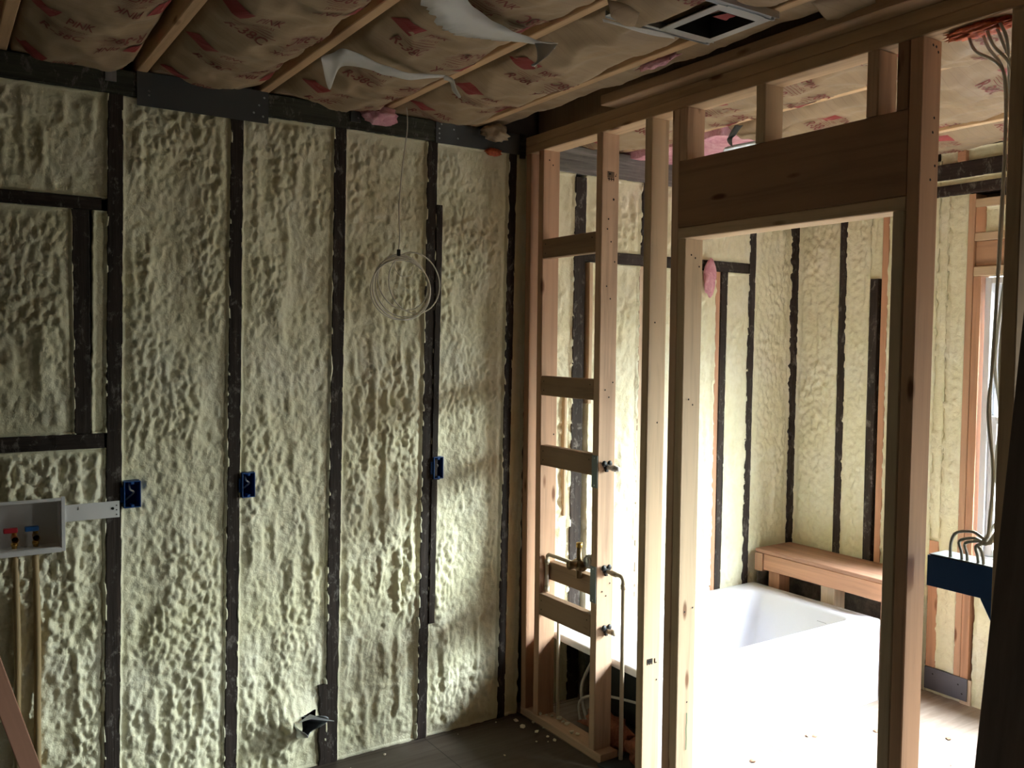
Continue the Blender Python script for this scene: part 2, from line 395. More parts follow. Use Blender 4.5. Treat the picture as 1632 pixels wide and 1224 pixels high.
# ------------------------------------------------------------------ sprayed foam bays
def foam(label, u0, u1, z0, z1, axis='y', pos=0., tilt=TILT, step=.0052, seed=0, holes=(), rough=1.0, depth=.05, mounds=(), over=.004, vs=1.0, name='spray_foam'):
    """foam filling one bay; axis 'y': face looks to -y at y=pos, u is x. axis 'x': face looks to -x at x=pos, u is y"""
    nu = max(4, int((u1-u0)/step)); nz = max(4, int((z1-z0)/(step*1.25)))
    U, Z = np.meshgrid(np.linspace(0, 1, nu+1), np.linspace(z0, z1, nz+1))
    s0 = u0+(vn(Z*28, Z*0+seed, 1)-.5)*.007-over*.6; s1 = u1+(vn(Z*28, Z*0+seed+50, 2)-.5)*.007+over*.6
    X = s0+(s1-s0)*U
    if tilt: X = X+tilt*(Z-1.25)
    de = np.minimum(np.minimum((X-tilt*(Z-1.25))-u0, u1-(X-tilt*(Z-1.25))), np.minimum(Z-z0, z1-Z)); de = np.clip(de, 0, 1)
    S = seed*3.7
    swell = fbm(X*7+S, Z*2.6*vs+S, 11, 4)-.5
    wx = X+.02*(fbm(X*14+S, Z*9, 5, 2)-.5); wz = Z+.03*(fbm(X*11, Z*9+S, 6, 2)-.5)
    m1 = sst(.40, .62, fbm(X*7+9+S, Z*3+S, 21, 3))       # where popcorn lumps sit
    run = vn(wx*34+S, wz*5.5*vs, 31); run = sst(.45, .95, run)  # vertical runs
    m2 = sst(.40, .60, fbm(X*5+S, Z*2.0+3, 41, 2))
    W1 = np.clip(1-worley(wx*40+S, wz*27, 51)/.75, 0, 1)**.8
    W2 = np.clip(1-worley(wx*80+S, wz*60, 61)/.8, 0, 1)
    fine = fbm(wx*55, wz*46+S, 71, 3)-.5
    hh = .022*swell+rough*(.012*run*m2+.013*W1*m1+.0060*W2*(.45+.55*m1)+.014*fine)
    k = sst(.0, .045, de)
    H = -.013+.0*de+(-.004+hh)*k
    H = np.minimum(H, .004+.006*k)
    # ragged skin creeping over the framing at the border
    rag = sst(.45, .8, vn(Z*45+X*45, X*3+S, 81))*.006
    H = np.where(de < .005, -.004+rag, H)
    for (mx_, mz_, mr, mh) in mounds:
        d = np.sqrt((X-mx_)**2+((Z-mz_)*.9)**2)/mr
        H = H+mh*np.clip(1-d, 0, 1)**1.3
    out = H
    me = bpy.data.meshes.new('foam_panel')
    if axis == 'y': P = np.stack([X, pos-out, Z], -1)
    else: P = np.stack([pos-out, X, Z], -1)
    P = P.reshape(-1, 3)
    idx = np.arange((nu+1)*(nz+1)).reshape(nz+1, nu+1)
    a, b, c, d = idx[:-1, :-1], idx[:-1, 1:], idx[1:, 1:], idx[1:, :-1]
    keep = np.ones(a.shape, bool); Xc = (X[:-1, :-1]+X[1:, 1:])/2; Zc = (Z[:-1, :-1]+Z[1:, 1:])/2
    for (hx0, hx1, hz0, hz1) in holes: keep &= ~((Xc > hx0) & (Xc < hx1) & (Zc > hz0) & (Zc < hz1))
    F = np.stack([a, b, c, d], -1)[keep] if axis == 'y' else np.stack([a, d, c, b], -1)[keep]
    # border skirt going back to the sheathing gives the foam its thickness
    border = list(idx[0, :])+list(idx[1:, -1])+list(idx[-1, -2::-1])+list(idx[-2:0:-1, 0])
    nb = len(border); back = P[border].copy(); ai = 1 if axis == 'y' else 0
    back[:, ai] = pos+depth; base_i = len(P)
    P = np.vstack([P, back])
    faces = F.tolist()+[[border[i], base_i+i, base_i+(i+1) % nb, border[(i+1) % nb]] for i in range(nb)]
    org = np.array([(u0+u1)/2, pos, z0]) if axis == 'y' else np.array([pos, (u0+u1)/2, z0])
    me.from_pydata((P-org).tolist(), [], faces); me.materials.append(M_foam)
    for p in me.polygons: p.use_smooth = True
    o = bpy.data.objects.new(name, me); COL.objects.link(o); o.location = org
    return tag(o, label, 'foam insulation')
ZT = 2.563; ZB = .002
BX = lambda x0, x1: (x0-.001, x1+.001, 1.121, 1.217)
foam('cream spray foam above the dark header board at upper left', -2.75, SA-.025, 2.204, ZT, seed=1)
foam('cream spray foam panel framed by the header, sill and trimmer at far left', -2.75, -1.850, 1.390, 2.160, seed=2, tilt=0)
foam('narrow cream foam strip between the trimmer and the leftmost full stud', -1.797, SA-.024, 1.390, 2.160, seed=3)
WB = (-2.22, -1.897, 1.006, 1.170)
foam('cream spray foam around and below the white washer valve box', -2.75, SA-.025, ZB, 1.338, seed=4, holes=[WB], rough=1.25)
foam('wide cream foam bay between the two leftmost outlet boxes', SA+.025, SB-.023, ZB, ZT, seed=5, holes=[BX(-1.699, -1.641)], rough=1.1)
VX, VZ = -1.065, .205
foam('cream foam bay with the torn metal duct poking out near the floor', SB+.023, SC_-.025, ZB, ZT, seed=6, holes=[BX(-1.283, -1.232), (-1.06, -.985, .15, .235)], mounds=[(-1.115, .20, .15, .075), (-1.05, .2, .09, .03)])
foam('cream foam bay behind the left half of the hanging wire coil', SC_+.025, SD-.023, ZB, ZT, seed=7, rough=1.05)
foam('smooth cream foam bay between the wire coil stud and the corner stud', SD+.023, SE-.020, ZB, ZT, seed=8, rough=.8, holes=[BX(-.464, -.415)])
foam('narrow smooth foam strip in the corner against the new partition', SE+.020, .006, ZB, ZT, seed=9, rough=.25)

# blue outlet boxes -----------------------------------------------------------
def outlet(label, x0, x1, z0=1.122, z1=1.216):
    t = empty('outlet_box', ((x0+x1)/2, .0, z0), label, 'electrical box', 'blue outlet boxes on the foam wall')
    bm = bmesh.new(); th = .003; yf, yb = -.016, .055
    for b in ((x0, x0+th, yf, yb, z0, z1), (x1-th, x1, yf, yb, z0, z1), (x0, x1, yf, yb, z0, z0+th), (x0, x1, yf, yb, z1-th, z1), (x0, x1, yb-th, yb, z0, z1)): box(bm, *b, bev=.0008)
    xm = (x0+x1)/2
    for zz in (z0+.006, z1-.006): box(bm, xm-.005, xm+.005, yf-.001, .02, zz-.005, zz+.005, bev=.001)
    link('shell', bm, M_bluebox, t)
    bm = bmesh.new(); tube(bm, spline([(xm-.01, .05, z0+.02), (xm+.008, .01, z0+.05), (xm-.006, .0, z1-.03), (xm, .045, z1-.012)]), .0035, 8)
    link('cable_end', bm, M_cablg, t, True)
    bm = bmesh.new(); box(bm, x0-.010, x0, -.006, -.003, z0+.02, z1-.02, bev=.001); link('mounting_flange', bm, M_bluebox, t)
outlet('blue outlet box on the leftmost stud, just right of the white bracket', -1.698, -1.642)
outlet('blue outlet box on the second stud from the left', -1.282, -1.233)
outlet('blue outlet box on the stud behind the wire coil', -.462, -.416, 1.130, 1.224)

# washer valve box ------------------------------------------------------------
t = empty('washer_valve_box', (-2.06, 0, 1.0), 'white recessed washer valve box with red and blue valves set in the foam', 'valve box')
x0, x1, z0, z1 = WB
bm = bmesh.new(); th = .004; yb = .062; yf = -.012
for b in ((x0, x0+th, yf, yb, z0, z1), (x1-th, x1, yf, yb, z0, z1), (x0, x1, yf, yb, z0, z0+th), (x0, x1, yf, yb, z1-th, z1), (x0, x1, yb-th, yb, z0, z1)): box(bm, *b)
link('recessed_tray', bm, M_wht, t)
bm = bmesh.new()
for b in ((x0-.012, x0, z0-.012, z1+.012), (x1, x1+.012, z0-.012, z1+.012), (x0, x1, z0-.014, z0+.002), (x0, x1, z1-.002, z1+.008)): box(bm, b[0], b[1], yf-.004, yf+.002, b[2], b[3], bev=.001)
link('rim', bm, M_wht, t)
bm = bmesh.new(); box(bm, x1+.012, -1.712, -.010, -.006, 1.092, 1.150, bev=.001)
for k in range(3): disc(bm, (-1.722, -.0108, 1.103+.016*k), (0, -1, 0), .0022, mi=1)
disc(bm, (-1.735, -.0108, 1.125), (0, -1, 0), .005, mi=1)
link('mounting_bracket', bm, [M_wht, M_dark], t)
for vx, hm, nm in ((-2.035, M_redp, 'red lever handle'), (-1.972, M_blup, 'blue lever handle')):
    bm = bmesh.new()
    tube(bm, [(vx, .025, 1.012), (vx, .025, 1.072)], .008, 12); tube(bm, [(vx, .03, 1.050), (vx, -.006, 1.046)], .0105, 14, cap=False)
    tube(bm, [(vx, -.004, 1.046), (vx, -.010, 1.0455)], .0125, 14, cap=False); disc(bm, (vx, .012, 1.048), (0, -1, 0), .0095, 14, mi=1)
    tube(bm, [(vx, .025, 1.020), (vx, .025, 1.030)], .011, 6)
    v = link('valve', bm, [M_brass, M_dark], t, True)
    bm = bmesh.new(); box(bm, vx-.032, vx+.010, .014, .036, 1.066, 1.082, bev=.003); h = link('valve_handle', bm, hm, v); h['label'] = nm
for vx, lb in ((-2.035, 'tan water pipe half buried in foam below the red valve'), (-1.975, 'tan water pipe half buried in foam below the blue valve')):
    bm = bmesh.new(); tube(bm, spline([(vx, .012, 1.002), (vx+.002, -.001, .7), (vx-.003, .0, .35), (vx, .006, .0)], 10), .011, 12)
    o = link('water_pipe', bm, mat('ochre_pipe', (.38, .27, .13), .5), None, True); tag(o, lb, 'pipe')

# torn metal duct ---------------------------------------------------------------
t = empty('dryer_duct', (-1.05, .02, .2), 'torn sheet metal duct end sticking out of a foam mound near the floor', 'duct')
bm = bmesh.new(); C = aty(480, 1158, -.02); dirv = (aty(505, 1160, -.115)-C).normalized(); Q = dirv.to_track_quat('Z', 'Y')
ring0 = []; n = 28; rows = []
for j in range(7):
    row = []
    for k in range(n+1):
        a = k/n*2*math.pi; r = .052+.005*math.sin(3*a+1); L = -.06+j*.020
        if j > 3: L += (j-3)*.012*math.sin(a*2+.6); r *= 1+(j-3)*.05*math.cos(a-1.2)
        row.append(bm.verts.new(C+Q @ Vector((math.cos(a)*r*1.15, math.sin(a)*r*.75, L))))
    rows.append(row)
for j in range(6):
    for k in range(n): bm.faces.new((rows[j][k], rows[j][k+1], rows[j+1][k+1], rows[j+1][k]))
o = link('duct_pipe', bm, M_steel, t, True); md = o.modifiers.new('thickness', 'SOLIDIFY'); md.thickness = .0015
bm = bmesh.new(); pts = [(-.045, .030, .05), (.01, .046, .055), (.050, .02, .06), (.075, .002, .115), (.03, .018, .105), (-.01, .035, .085)]
vs = [bm.verts.new(C+Q @ Vector(p)) for p in pts]; cc = bm.verts.new(C+Q @ Vector((.02, .034, .075)))
for k in range(6): bm.faces.new((vs[k], vs[(k+1) % 6], cc))
o = link('bent_flap', bm, M_steel, t); md = o.modifiers.new('thickness', 'SOLIDIFY'); md.thickness = .0015
bm = bmesh.new(); disc(bm, C+dirv*(-.02), dirv, .04, 20); o = link('duct_interior', bm, M_dark, t)

# metal plates on top plate -----------------------------------------------------
def plate(name, label, x0, x1, z0, z1, y=-.006, m=M_greyp, nails=(), cat='metal plate'):
    bm = bmesh.new(); box(bm, x0, x1, y, y+.004, z0, z1, bev=.0008)
    for (a, b) in nails: disc(bm, (a, y-.0008, b), (0, -1, 0), .004, mi=1)
    return tag(link(name, bm, [m, M_steel]), label, cat)
plate('nail_plate', 'long dark grey metal plate nailed over the top plate at upper left', -1.640, -1.174, 2.536, 2.655, nails=[(-1.60, 2.575), (-1.6, 2.59), (-1.21, 2.60), (-1.195, 2.56), (-1.23, 2.57), (-1.19, 2.63)])
plate('nail_plate', 'dark grey metal plate on the top plate next to the corner', -.456, -.03, 2.560, 2.650, nails=[(-.44, 2.58), (-.44, 2.6), (-.44, 2.62), (-.37, 2.625), (-.35, 2.59), (-.43, 2.64)])
plate('hurricane_clip', 'small shiny metal clip on the top plate left of the long grey plate', -1.742, -1.706, 2.604, 2.645, -.007, M_steel, nails=[(-1.73, 2.635), (-1.715, 2.63)])
plate('hurricane_clip', 'dull metal clip on the top plate beside the pink insulation tuft', -.842, -.800, 2.592, 2.650, -.008, M_guard, nails=[(-.83, 2.64), (-.81, 2.61)])
lumber('corner_block', 'dark block at the end of the top plate in the corner', 'block', -.03, .0, -.012, .0, 2.545, 2.652, GB, 'z')
def blob(name, label, cat, c, r, m, seed=0, n=3, amp=.35, parent=None, fr=2.2):
    bm = bmesh.new(); bmesh.ops.create_icosphere(bm, subdivisions=n, radius=1)
    for v in bm.verts:
        p = v.co; a = np.array([p.x*fr+seed*5]); b = np.array([p.y*fr+p.z*fr*1.7])
        k = 1+amp*2*(fbm(a, b, seed, 3)[0]-.5); v.co = Vector((p.x*r[0]*k, p.y*r[1]*k, p.z*r[2]*k))
    o = link(name, bm, m, parent, True)
    o.location = c
    if parent is None: tag(o, label, cat)
    return o
blob('sealant_smear', 'orange sealant smear under the top plate near the corner', 'sealant', (-.172, -.012, 2.553), (.042, .010, .018), M_orng, 3, fr=4)
blob('insulation_tuft', 'tuft of pink fibreglass poking out over the top plate', 'insulation', (-.735, -.06, 2.618), (.075, .04, .035), M_pink, 4, amp=.6)
blob('paper_wad', 'crumpled wad of brown facing paper above the corner', 'paper', (-.19, -.06, 2.627), (.055, .03, .036), M_kraft, 8, amp=.7)

# ------------------------------------------------------------------ bathroom side of the foam wall (y = 0, x > .09)
def bstud(label, x0, x1, z0=0, z1=2.50, m=OW, seed=0, rag=.004, y0=0., cat='stud'):
    return lumber('wall_stud', label, cat, x0, x1, y0, .098, z0, z1, m, 'z', rag=rag, seed=seed, tilt=TILT*.4, bev=.002)
SILV = oldwood('x', (.20, .19, .18))
lumber('top_plate', 'weathered grey top plate above the bathroom foam, seen through the new studs', 'beam', .05, 1.83, -.002, .098, 2.515, 2.640, SILV, 'x')
bstud('rough old stud seen between the blocked studs of the partition', .285, .352, seed=11)
bstud('old stud above the closed-in window, seen beside the third partition stud', .700, .742, 2.155, 2.51, seed=12)
lumber('window_header', 'old header board of the closed-in bathroom window, left portion', 'board', .352, 1.486, .0, .09, 2.105, 2.160, OWx, 'x', rag=.004)
bstud('dark old stud left of centre behind the tub, beside the orange stud', 1.274, 1.320, .38, 2.105, seed=13)
bstud('dark old stud behind the tub at the left end of the wooden ledge', 1.488, 1.536, seed=14)
N_z = {}
lumber('infill_stud', 'thin orange infill stud beside the dark stud behind the tub', 'stud', 1.236, 1.272, .004, .09, .38, 2.104, wood('z', ORG), 'z')
lumber('infill_stud', 'pale new infill stud seen between the second and third partition studs', 'stud', .700, .742, .003, .09, .38, 2.104, wood('z', PALE), 'z')
lumber('infill_stud', 'narrow batten nailed just right of the rough stud behind the ladder blocks', 'stud', .366, .388, -.02, .06, 1.43, 2.100, wood('z', YEL), 'z')
lumber('infill_stud', 'pale batten standing behind the middle ladder blocks', 'stud', .236, .252, -.01, .06, .9, 1.52, wood('z', YEL), 'z')
foam('bright cream foam strip beside the first stud beyond the partition', .10, .285, ZB, 2.515, seed=21, tilt=TILT*.4, step=.008)
foam('bright cream foam panel above the closed-in window, between the partition studs', .352, .700, 2.160, 2.515, seed=22, tilt=TILT*.4, step=.008)
foam('bright cream foam panel above the closed-in window, hidden behind the door header', .742, 1.486, 2.160, 2.515, seed=23, tilt=TILT*.4, step=.010)
foam('bright cream foam filling the left of the closed-in window', .388, .700, ZB, 2.105, seed=24, tilt=0, step=.008)
foam('bright cream foam filling the middle of the closed-in window', .742, 1.236, ZB, 2.105, seed=25, tilt=0, step=.008, rough=.9)
foam('narrow bright foam strip between the dark stud and the ledge stud', 1.320, 1.487, ZB, 2.105, seed=26, tilt=TILT*.4, step=.008, rough=.8)
foam('pale foam bay between the ledge stud and the far corner', 1.536, 1.845, ZB, 2.515, seed=27, tilt=TILT*.4, step=.007, rough=1.0)

# ------------------------------------------------------------------ far bathroom wall (face x = 1.87)
def fstud(label, y0, y1, z0=0, z1=2.50, m=OW, seed=0, rag=.007, x0=1.868, x1=1.965):
    return lumber('wall_stud', label, 'stud', x0, x1, y0, y1, z0, z1, m, 'z', bev=.002, seed=seed)
lumber('wall_stud', 'irregular dark old stud in the far bathroom corner above the ledge', 'stud', 1.845, 1.895, -.020, .06, .0, 2.6, OW, 'z', rag=.02, seed=31)
fstud('dark old stud in the middle of the far wall above the ledge', -.336, -.292, z1=2.6, seed=32)
fstud('short dark old stud that stops below head height on the far wall', -.530, -.483, z1=2.068, seed=33)
fstud('thin orange stud just right of the short dark stud', -.585, -.550, z1=2.6, m=wood('z', ORG))
foam('foam bay on the far wall right of the corner stud', -.290, -.020, .0, 2.62, 'x', 1.87, 0, .007, 41, rough=1.0)
foam('foam bay on the far wall left of the short dark stud', -.481, -.338, .0, 2.62, 'x', 1.87, 0, .007, 42, rough=1.0)
foam('foam patch above the short dark stud on the far wall', -.548, -.483, 2.068, 2.62, 'x', 1.87, 0, .007, 43, rough=1.0)
foam('foam bay on the far wall seen either side of the door jamb', -.852, -.587, .0, 2.62, 'x', 1.87, 0, .007, 44, rough=1.0)
fstud('orange stud low on the far wall, just right of the doorway king stud', -.905, -.856, .13, .76, wood('z', ORG))
foam('narrow foam strip above the low orange stud on the far wall', -.905, -.852, .76, 2.50, 'x', 1.87, 0, .007, 51, rough=.8)
foam('tall foam bay between the doorway king stud and the window framing', -1.000, -.905, .13, 2.455, 'x', 1.87, 0, .007, 45, rough=.9)
fstud('orange king stud of the window framing on the far wall', -1.032, -1.000, .125, 2.44, wood('z', RED))
fstud('orange jack stud tight against the window frame', -1.072, -1.034, .125, 2.050, wood('z', ORG))
DK = oldwood('y', (.035, .022, .018))
lumber('header_board', 'upper dark board of the old header over the bathroom window', 'board', 1.86, 1.96, -2.4, -.80, 2.522, 2.598, DK, 'y')
lumber('header_board', 'lower dark board of the old header over the bathroom window', 'board', 1.862, 1.96, -2.4, -.80, 2.445, 2.496, DK, 'y')
foam('thin foam ridge squeezed between the two dark header boards', -2.4, -.80, 2.496, 2.522, 'x', 1.866, 0, .006, 46, rough=.6)
foam('foam strip along the ceiling above the dark header boards', -2.4, -.852, 2.598, 2.66, 'x', 1.87, 0, .007, 47)
lumber('ceiling_block', 'small orange block in the foam above the dark header boards', 'block', 1.855, 1.95, -.985, -.945, 2.600, 2.650, wood('y', ORG), 'y')
WY = wood('y', ORG)
lumber('window_head_plate', 'top horizontal framing piece above the window', 'board', 1.868, 1.96, -2.03, -1.034, 2.375, 2.415, wood('y', YEL), 'y')
lumber('window_head_plate', 'middle horizontal framing piece above the window', 'board', 1.868, 1.96, -2.03, -1.034, 2.218, 2.256, wood('y', YEL), 'y')
lumber('window_head_plate', 'lowest horizontal framing piece resting over the window frame', 'board', 1.868, 1.96, -2.03, -1.034, 2.052, 2.098, wood('y', YEL), 'y')
lumber('header_infill', 'recessed reddish header board over the window', 'board', 1.885, 1.95, -2.03, -1.034, 2.099, 2.217, wood('y', RED), 'y')
lumber('cripple_stud', 'short orange cripple above the window beside the foam', 'stud', 1.869, 1.95, -1.082, -1.034, 2.257, 2.374, wood('z', ORG), 'z')
foam('small foam pocket among the window header pieces', -2.03, -1.082, 2.257, 2.374, 'x', 1.875, 0, .007, 48)
foam('wrinkled foam panel below the bathroom window', -2.03, -1.090, .0, .66, 'x', 1.875, 0, .007, 49, rough=.9)
lumber('window_sill_plate', 'rough wooden sill under the bathroom window', 'board', 1.868, 1.96, -2.03, -1.074, .661, .699, wood('y', ORG), 'y')
lumber('wall_stud', 'pale framing stud under the window seen below the blue junction box', 'stud', 1.868, 1.96, -1.088, -1.034+.0, .0, .124, wood('z', PALE), 'z')
bm = bmesh.new(); box(bm, 1.862, 1.867, -1.074, -.856, .018, .128, bev=.001)
for a, b in ((-1.03, .09), (-1.05, .05), (-.9, .1)): disc(bm, (1.8612, a, b), (-1, 0, 0), .004, mi=1)
tag(link('foot_plate', bm, [mat('dull_purple_grey_steel', (.12, .115, .13), .45, .5), M_dark]), 'grey metal plate at the foot of the far bathroom wall', 'metal plate')
foam('foam at the foot of the far wall behind the grey metal plate', -1.034, -.856, .0, .124, 'x', 1.876, 0, .008, 50, rough=.5)
# masonry behind the ledge
slab('wall_back_masonry', [(1.60, 1.866, -.012, -.002, 0, .45)], M_stone)
bpy.data.objects['wall_back_masonry'].name = 'trim_1'
bm = bmesh.new(); box(bm, 1.846, 1.862, -.84, -.02, 0, .47)
tag(link('masonry_base', bm, M_stone), 'mottled grey masonry visible in the gap under the wooden ledge', 'masonry')

# wooden ledge -------------------------------------------------------------------
t = empty('wooden_ledge', (1.71, -.42, 0), 'raw wood ledge built at the far end of the bathtub', 'ledge')
def part(name, x0, x1, y0, y1, z0, z1, m, axis): return lumber(name, None, None, x0, x1, y0, y1, z0, z1, m, axis, parent=t)
part('ledge_top', 1.570, 1.862, -.835, -.016, .569, .588, wood('y', (.40, .22, .14)), 'y')
part('front_board', 1.572, 1.609, -.835, -.075, .478, .567, wood('y', ORG), 'y')
part('end_block', 1.56, 1.606, -.073, -.020, .47, .567, wood('z', RED), 'z')
part('post', 1.612, 1.700, -.505, -.420, .0, .477, wood('z', PALE), 'z')
part('post', 1.612, 1.700, -.835, -.770, .0, .477, wood('z', ORG), 'z')
part('post', 1.612, 1.700, -.150, -.075, .0, .477, wood('z', ORG), 'z')
part('back_cleat', 1.825, 1.845, -.83, -.02, .48, .567, wood('y', ORG), 'y')

# ------------------------------------------------------------------ bathtub
t = empty('bathtub', (.83, -.41, 0), 'white alcove bathtub beyond the stud partition', 'bathtub')
def rr(x0, x1, y0, y1, r, z, n=8):
    pts = []
    for (cx, cy, a0) in ((x1-r, y1-r, 0), (x0+r, y1-r, 90), (x0+r, y0+r, 180), (x1-r, y0+r, 270)):
        for k in range(n+1):
            a = math.radians(a0+90*k/n); pts.append((cx+r*math.cos(a), cy+r*math.sin(a), z))
    return pts
TX0, TX1, TY0, TY1, TZ = .100, 1.558, -.812, -.016, .402
bm = bmesh.new()
loops = [rr(TX0, TX1, TY0, TY1, .012, TZ-.030), rr(TX0, TX1, TY0, TY1, .012, TZ-.006), rr(TX0+.004, TX1-.004, TY0+.004, TY1-.004, .012, TZ-.001), rr(TX0+.010, TX1-.010, TY0+.010, TY1-.010, .012, TZ),
         rr(TX0+.10, TX1-.098, TY0+.078, TY1-.105, .06, TZ), rr(TX0+.110, TX1-.106, TY0+.087, TY1-.113, .06, TZ-.004), rr(TX0+.118, TX1-.113, TY0+.095, TY1-.12, .06, TZ-.014),
         rr(TX0+.135, TX1-.16, TY0+.107, TY1-.132, .07, TZ-.12), rr(TX0+.155, TX1-.23, TY0+.125, TY1-.15, .09, TZ-.27), rr(TX0+.19, TX1-.30, TY0+.155, TY1-.18, .10, TZ-.335), rr(TX0+.26, TX1-.40, TY0+.22, TY1-.25, .08, TZ-.35)]
rings = [[bm.verts.new(p) for p in L] for L in loops]; P_ = len(rings[0])
for i in range(len(rings)-1):
    for k in range(P_): bm.faces.new((rings[i][k], rings[i][(k+1) % P_], rings[i+1][(k+1) % P_], rings[i+1][k]))
bm.faces.new(rings[-1]); bmesh.ops.recalc_face_normals(bm, faces=bm.faces)
o = link('basin_and_rim', bm, M_enamel, t, True); md = o.modifiers.new('edge', 'EDGE_SPLIT'); md.split_angle = math.radians(50)
bm = bmesh.new(); box(bm, TX0+.002, TX1-.002, TY0+.004, TY0+.016, .0, TZ-.028, bev=.003)
link('apron', bm, M_enamel, t)
bm = bmesh.new()
loops = [rr(TX0+.125, TX1-.118, TY0+.084, TY1-.109, .07, TZ-.034), rr(TX0+.127, TX1-.15, TY0+.099, TY1-.124, .08, TZ-.12), rr(TX0+.147, TX1-.22, TY0+.117, TY1-.142, .09, TZ-.27), rr(TX0+.19, TX1-.30, TY0+.155, TY1-.18, .10, TZ-.36)]
rings = [[bm.verts.new(p) for p in L] for L in loops]
for i in range(len(rings)-1):
    for k in range(P_): bm.faces.new((rings[i][k], rings[i][(k+1) % P_], rings[i+1][(k+1) % P_], rings[i+1][k]))
bm.faces.new(rings[-1]); bmesh.ops.recalc_face_normals(bm, faces=bm.faces); o = link('basin_underside', bm, M_tubund, t, True); o['label'] = 'black outer shell of the basin'
bm = bmesh.new(); box(bm, TX0+.01, TX1-.01, TY0+.018, TY1-.006, TZ-.036, TZ-.031); 
link('rim_underside', bm, M_tubund, t) if False else bm.free()
bm = bmesh.new(); tube(bm, [(TX1-.285, -.45, .093), (TX1-.275, -.45, .088)], .03, 20); link('drain', bm, M_steel, t)
bm = bmesh.new(); box(bm, 1.425, 1.428, -.60, -.545, .325, .345); o = link('sticker', bm, mat('grey_sticker', (.25, .25, .27), .5), t); o['label'] = 'small grey sticker inside the basin'
bm = bmesh.new(); tube(bm, spline([(.19, -.30, .30), (.17, -.25, .16), (.17, -.30, .02)], 10), .008, 8); tube(bm, spline([(.185, -.62, .22), (.16, -.42, .19), (.15, -.27, .12), (.16, -.26, .01)], 10), .006, 8)
tag(link('flexible_tube', bm, M_cablg, None, True), 'thin grey tube looping in the dark gap under the tub end', 'tube')

# ------------------------------------------------------------------ partition framing
ZTP = 2.562; TH = .0889
def pst(label, yc, m, z0=.0, z1=ZTP-.001, marks=(), name='partition_stud', x0=0., x1=TH, cat='stud', wdt=.038):
    return lumber(name, label, cat, x0, x1, yc-wdt/2, yc+wdt/2, z0, z1, m, 'z', marks=marks)
for k, (z, lb) in enumerate(((ZTP, 'lower board of the new double top plate over the partition'), (ZTP+.0385, 'upper board of the new double top plate over the partition'))):
    lumber('partition_top_plate', lb, 'beam', 0, TH, -4.9, .0-.013, z, z+.038, wood('y', (.55, .37, .22)), 'y', seed=k)
lumber('nailer_board', 'wide nailer board lying on top of the partition plates', 'board', -.072, .12, -4.9, -.63, 2.6395, 2.678, wood('y', (.47, .31, .19)), 'y')
lumber('partition_bottom_plate', 'new bottom plate of the partition, ending at the ladder stud', 'beam', 0, TH, -.600, -.014, 0.001, .038, wood('y', NEW), 'y')
lumber('partition_bottom_plate', 'short bottom plate under the left door studs', 'beam', 0, TH, -1.030, -.790, 0.001, .038, wood('y', NEW), 'y')
lumber('partition_bottom_plate', 'bottom plate under the studs right of the doorway', 'beam', 0, TH, -4.9, -1.846, 0.001, .038, wood('y', NEW), 'y')
nm = lambda *zs: [('-y', .03+.02*(i % 3), z, .0035) for i, z in enumerate(zs)]
pst('new stud tight in the corner against the foam wall', -.033, wood('z', RED), .039)
pst('second new stud from the corner, holding the left ends of the ladder blocks', -.132, wood('z', RED), .039, marks=nm(2.52, 2.50, 1.31))
pst('stud holding the right ends of the ladder blocks, with pipe clamps', -.537, wood('z', NEW), .039, marks=nm(2.18, 2.13, 2.05, 1.95, 1.9, 1.56, 1.53, 1.50, .73, .70, .68)+[('-y', .04, 2.40, .004), ('-y', .06, 2.3, .005), ('-y', .035, 2.22, .004)])
pst('pale yellowish stud standing alone between the ladder bay and the doorway', -.826, wood('z', YEL), .0, marks=nm(1.8, 1.42, .42))
pst('left king stud of the doorway', -.972, wood('z', NEW), .039)
pst('left jack stud of the doorway under the door header', -1.0115, wood('z', YEL), .039, 2.0965, marks=nm(2.04, 2.03, 2.0, 1.52, 1.50, .75, .74, .40))
pst('right jack stud of the doorway under the door header', -1.8645, wood('z', (.52, .40, .27)), .039, 2.0965)
pst('right king stud of the doorway, reddish with nail holes', -1.9045, wood('z', RED), .039, marks=[('-y', .045, 2.545, .004), ('-y', .06, 2.543, .004), ('-y', .07, 2.53, .004), ('-y', .06, 2.35, .004), ('-y', .055, 2.31, .004), ('-y', .07, 2.22, .004), ('-y', .05, 2.18, .004)])
pst('stud at the right edge of the photo carrying the grey cables', -2.177, wood('z', (.50, .36, .23)), .039)
pst('left cripple stud above the doorway header', -1.0115, wood('z', NEW), 2.376, name='cripple_stud')
pst('centre cripple stud above the doorway header', -1.360, wood('z', YEL), 2.376, name='cripple_stud')
pst('right cripple stud above the doorway header', -1.770, wood('z', NEW), 2.376, name='cripple_stud')
pst('cripple stud nailed to the right king stud above the header', -1.866, wood('z', BRN), 2.376, name='cripple_stud', x1=.04)
lumber('door_header', 'wide brown header board over the doorway, room side', 'beam', 0.001, .0385, -1.884, -.992, 2.1375, 2.375, wood('y', (.33, .19, .11)), 'y')
lumber('door_header', 'hidden header board over the doorway, bathroom side', 'beam', .0395, TH, -1.884, -.992, 2.1375, 2.375, wood('y', NEW), 'y')
lumber('header_bottom_plate', 'flat board under the wide doorway header', 'board', 0, TH, -1.884, -.992, 2.0975, 2.136, wood('y', (.58, .42, .27)), 'y')
B0, B1 = -.5175, -.1515; BK = (.30, .185, .11)
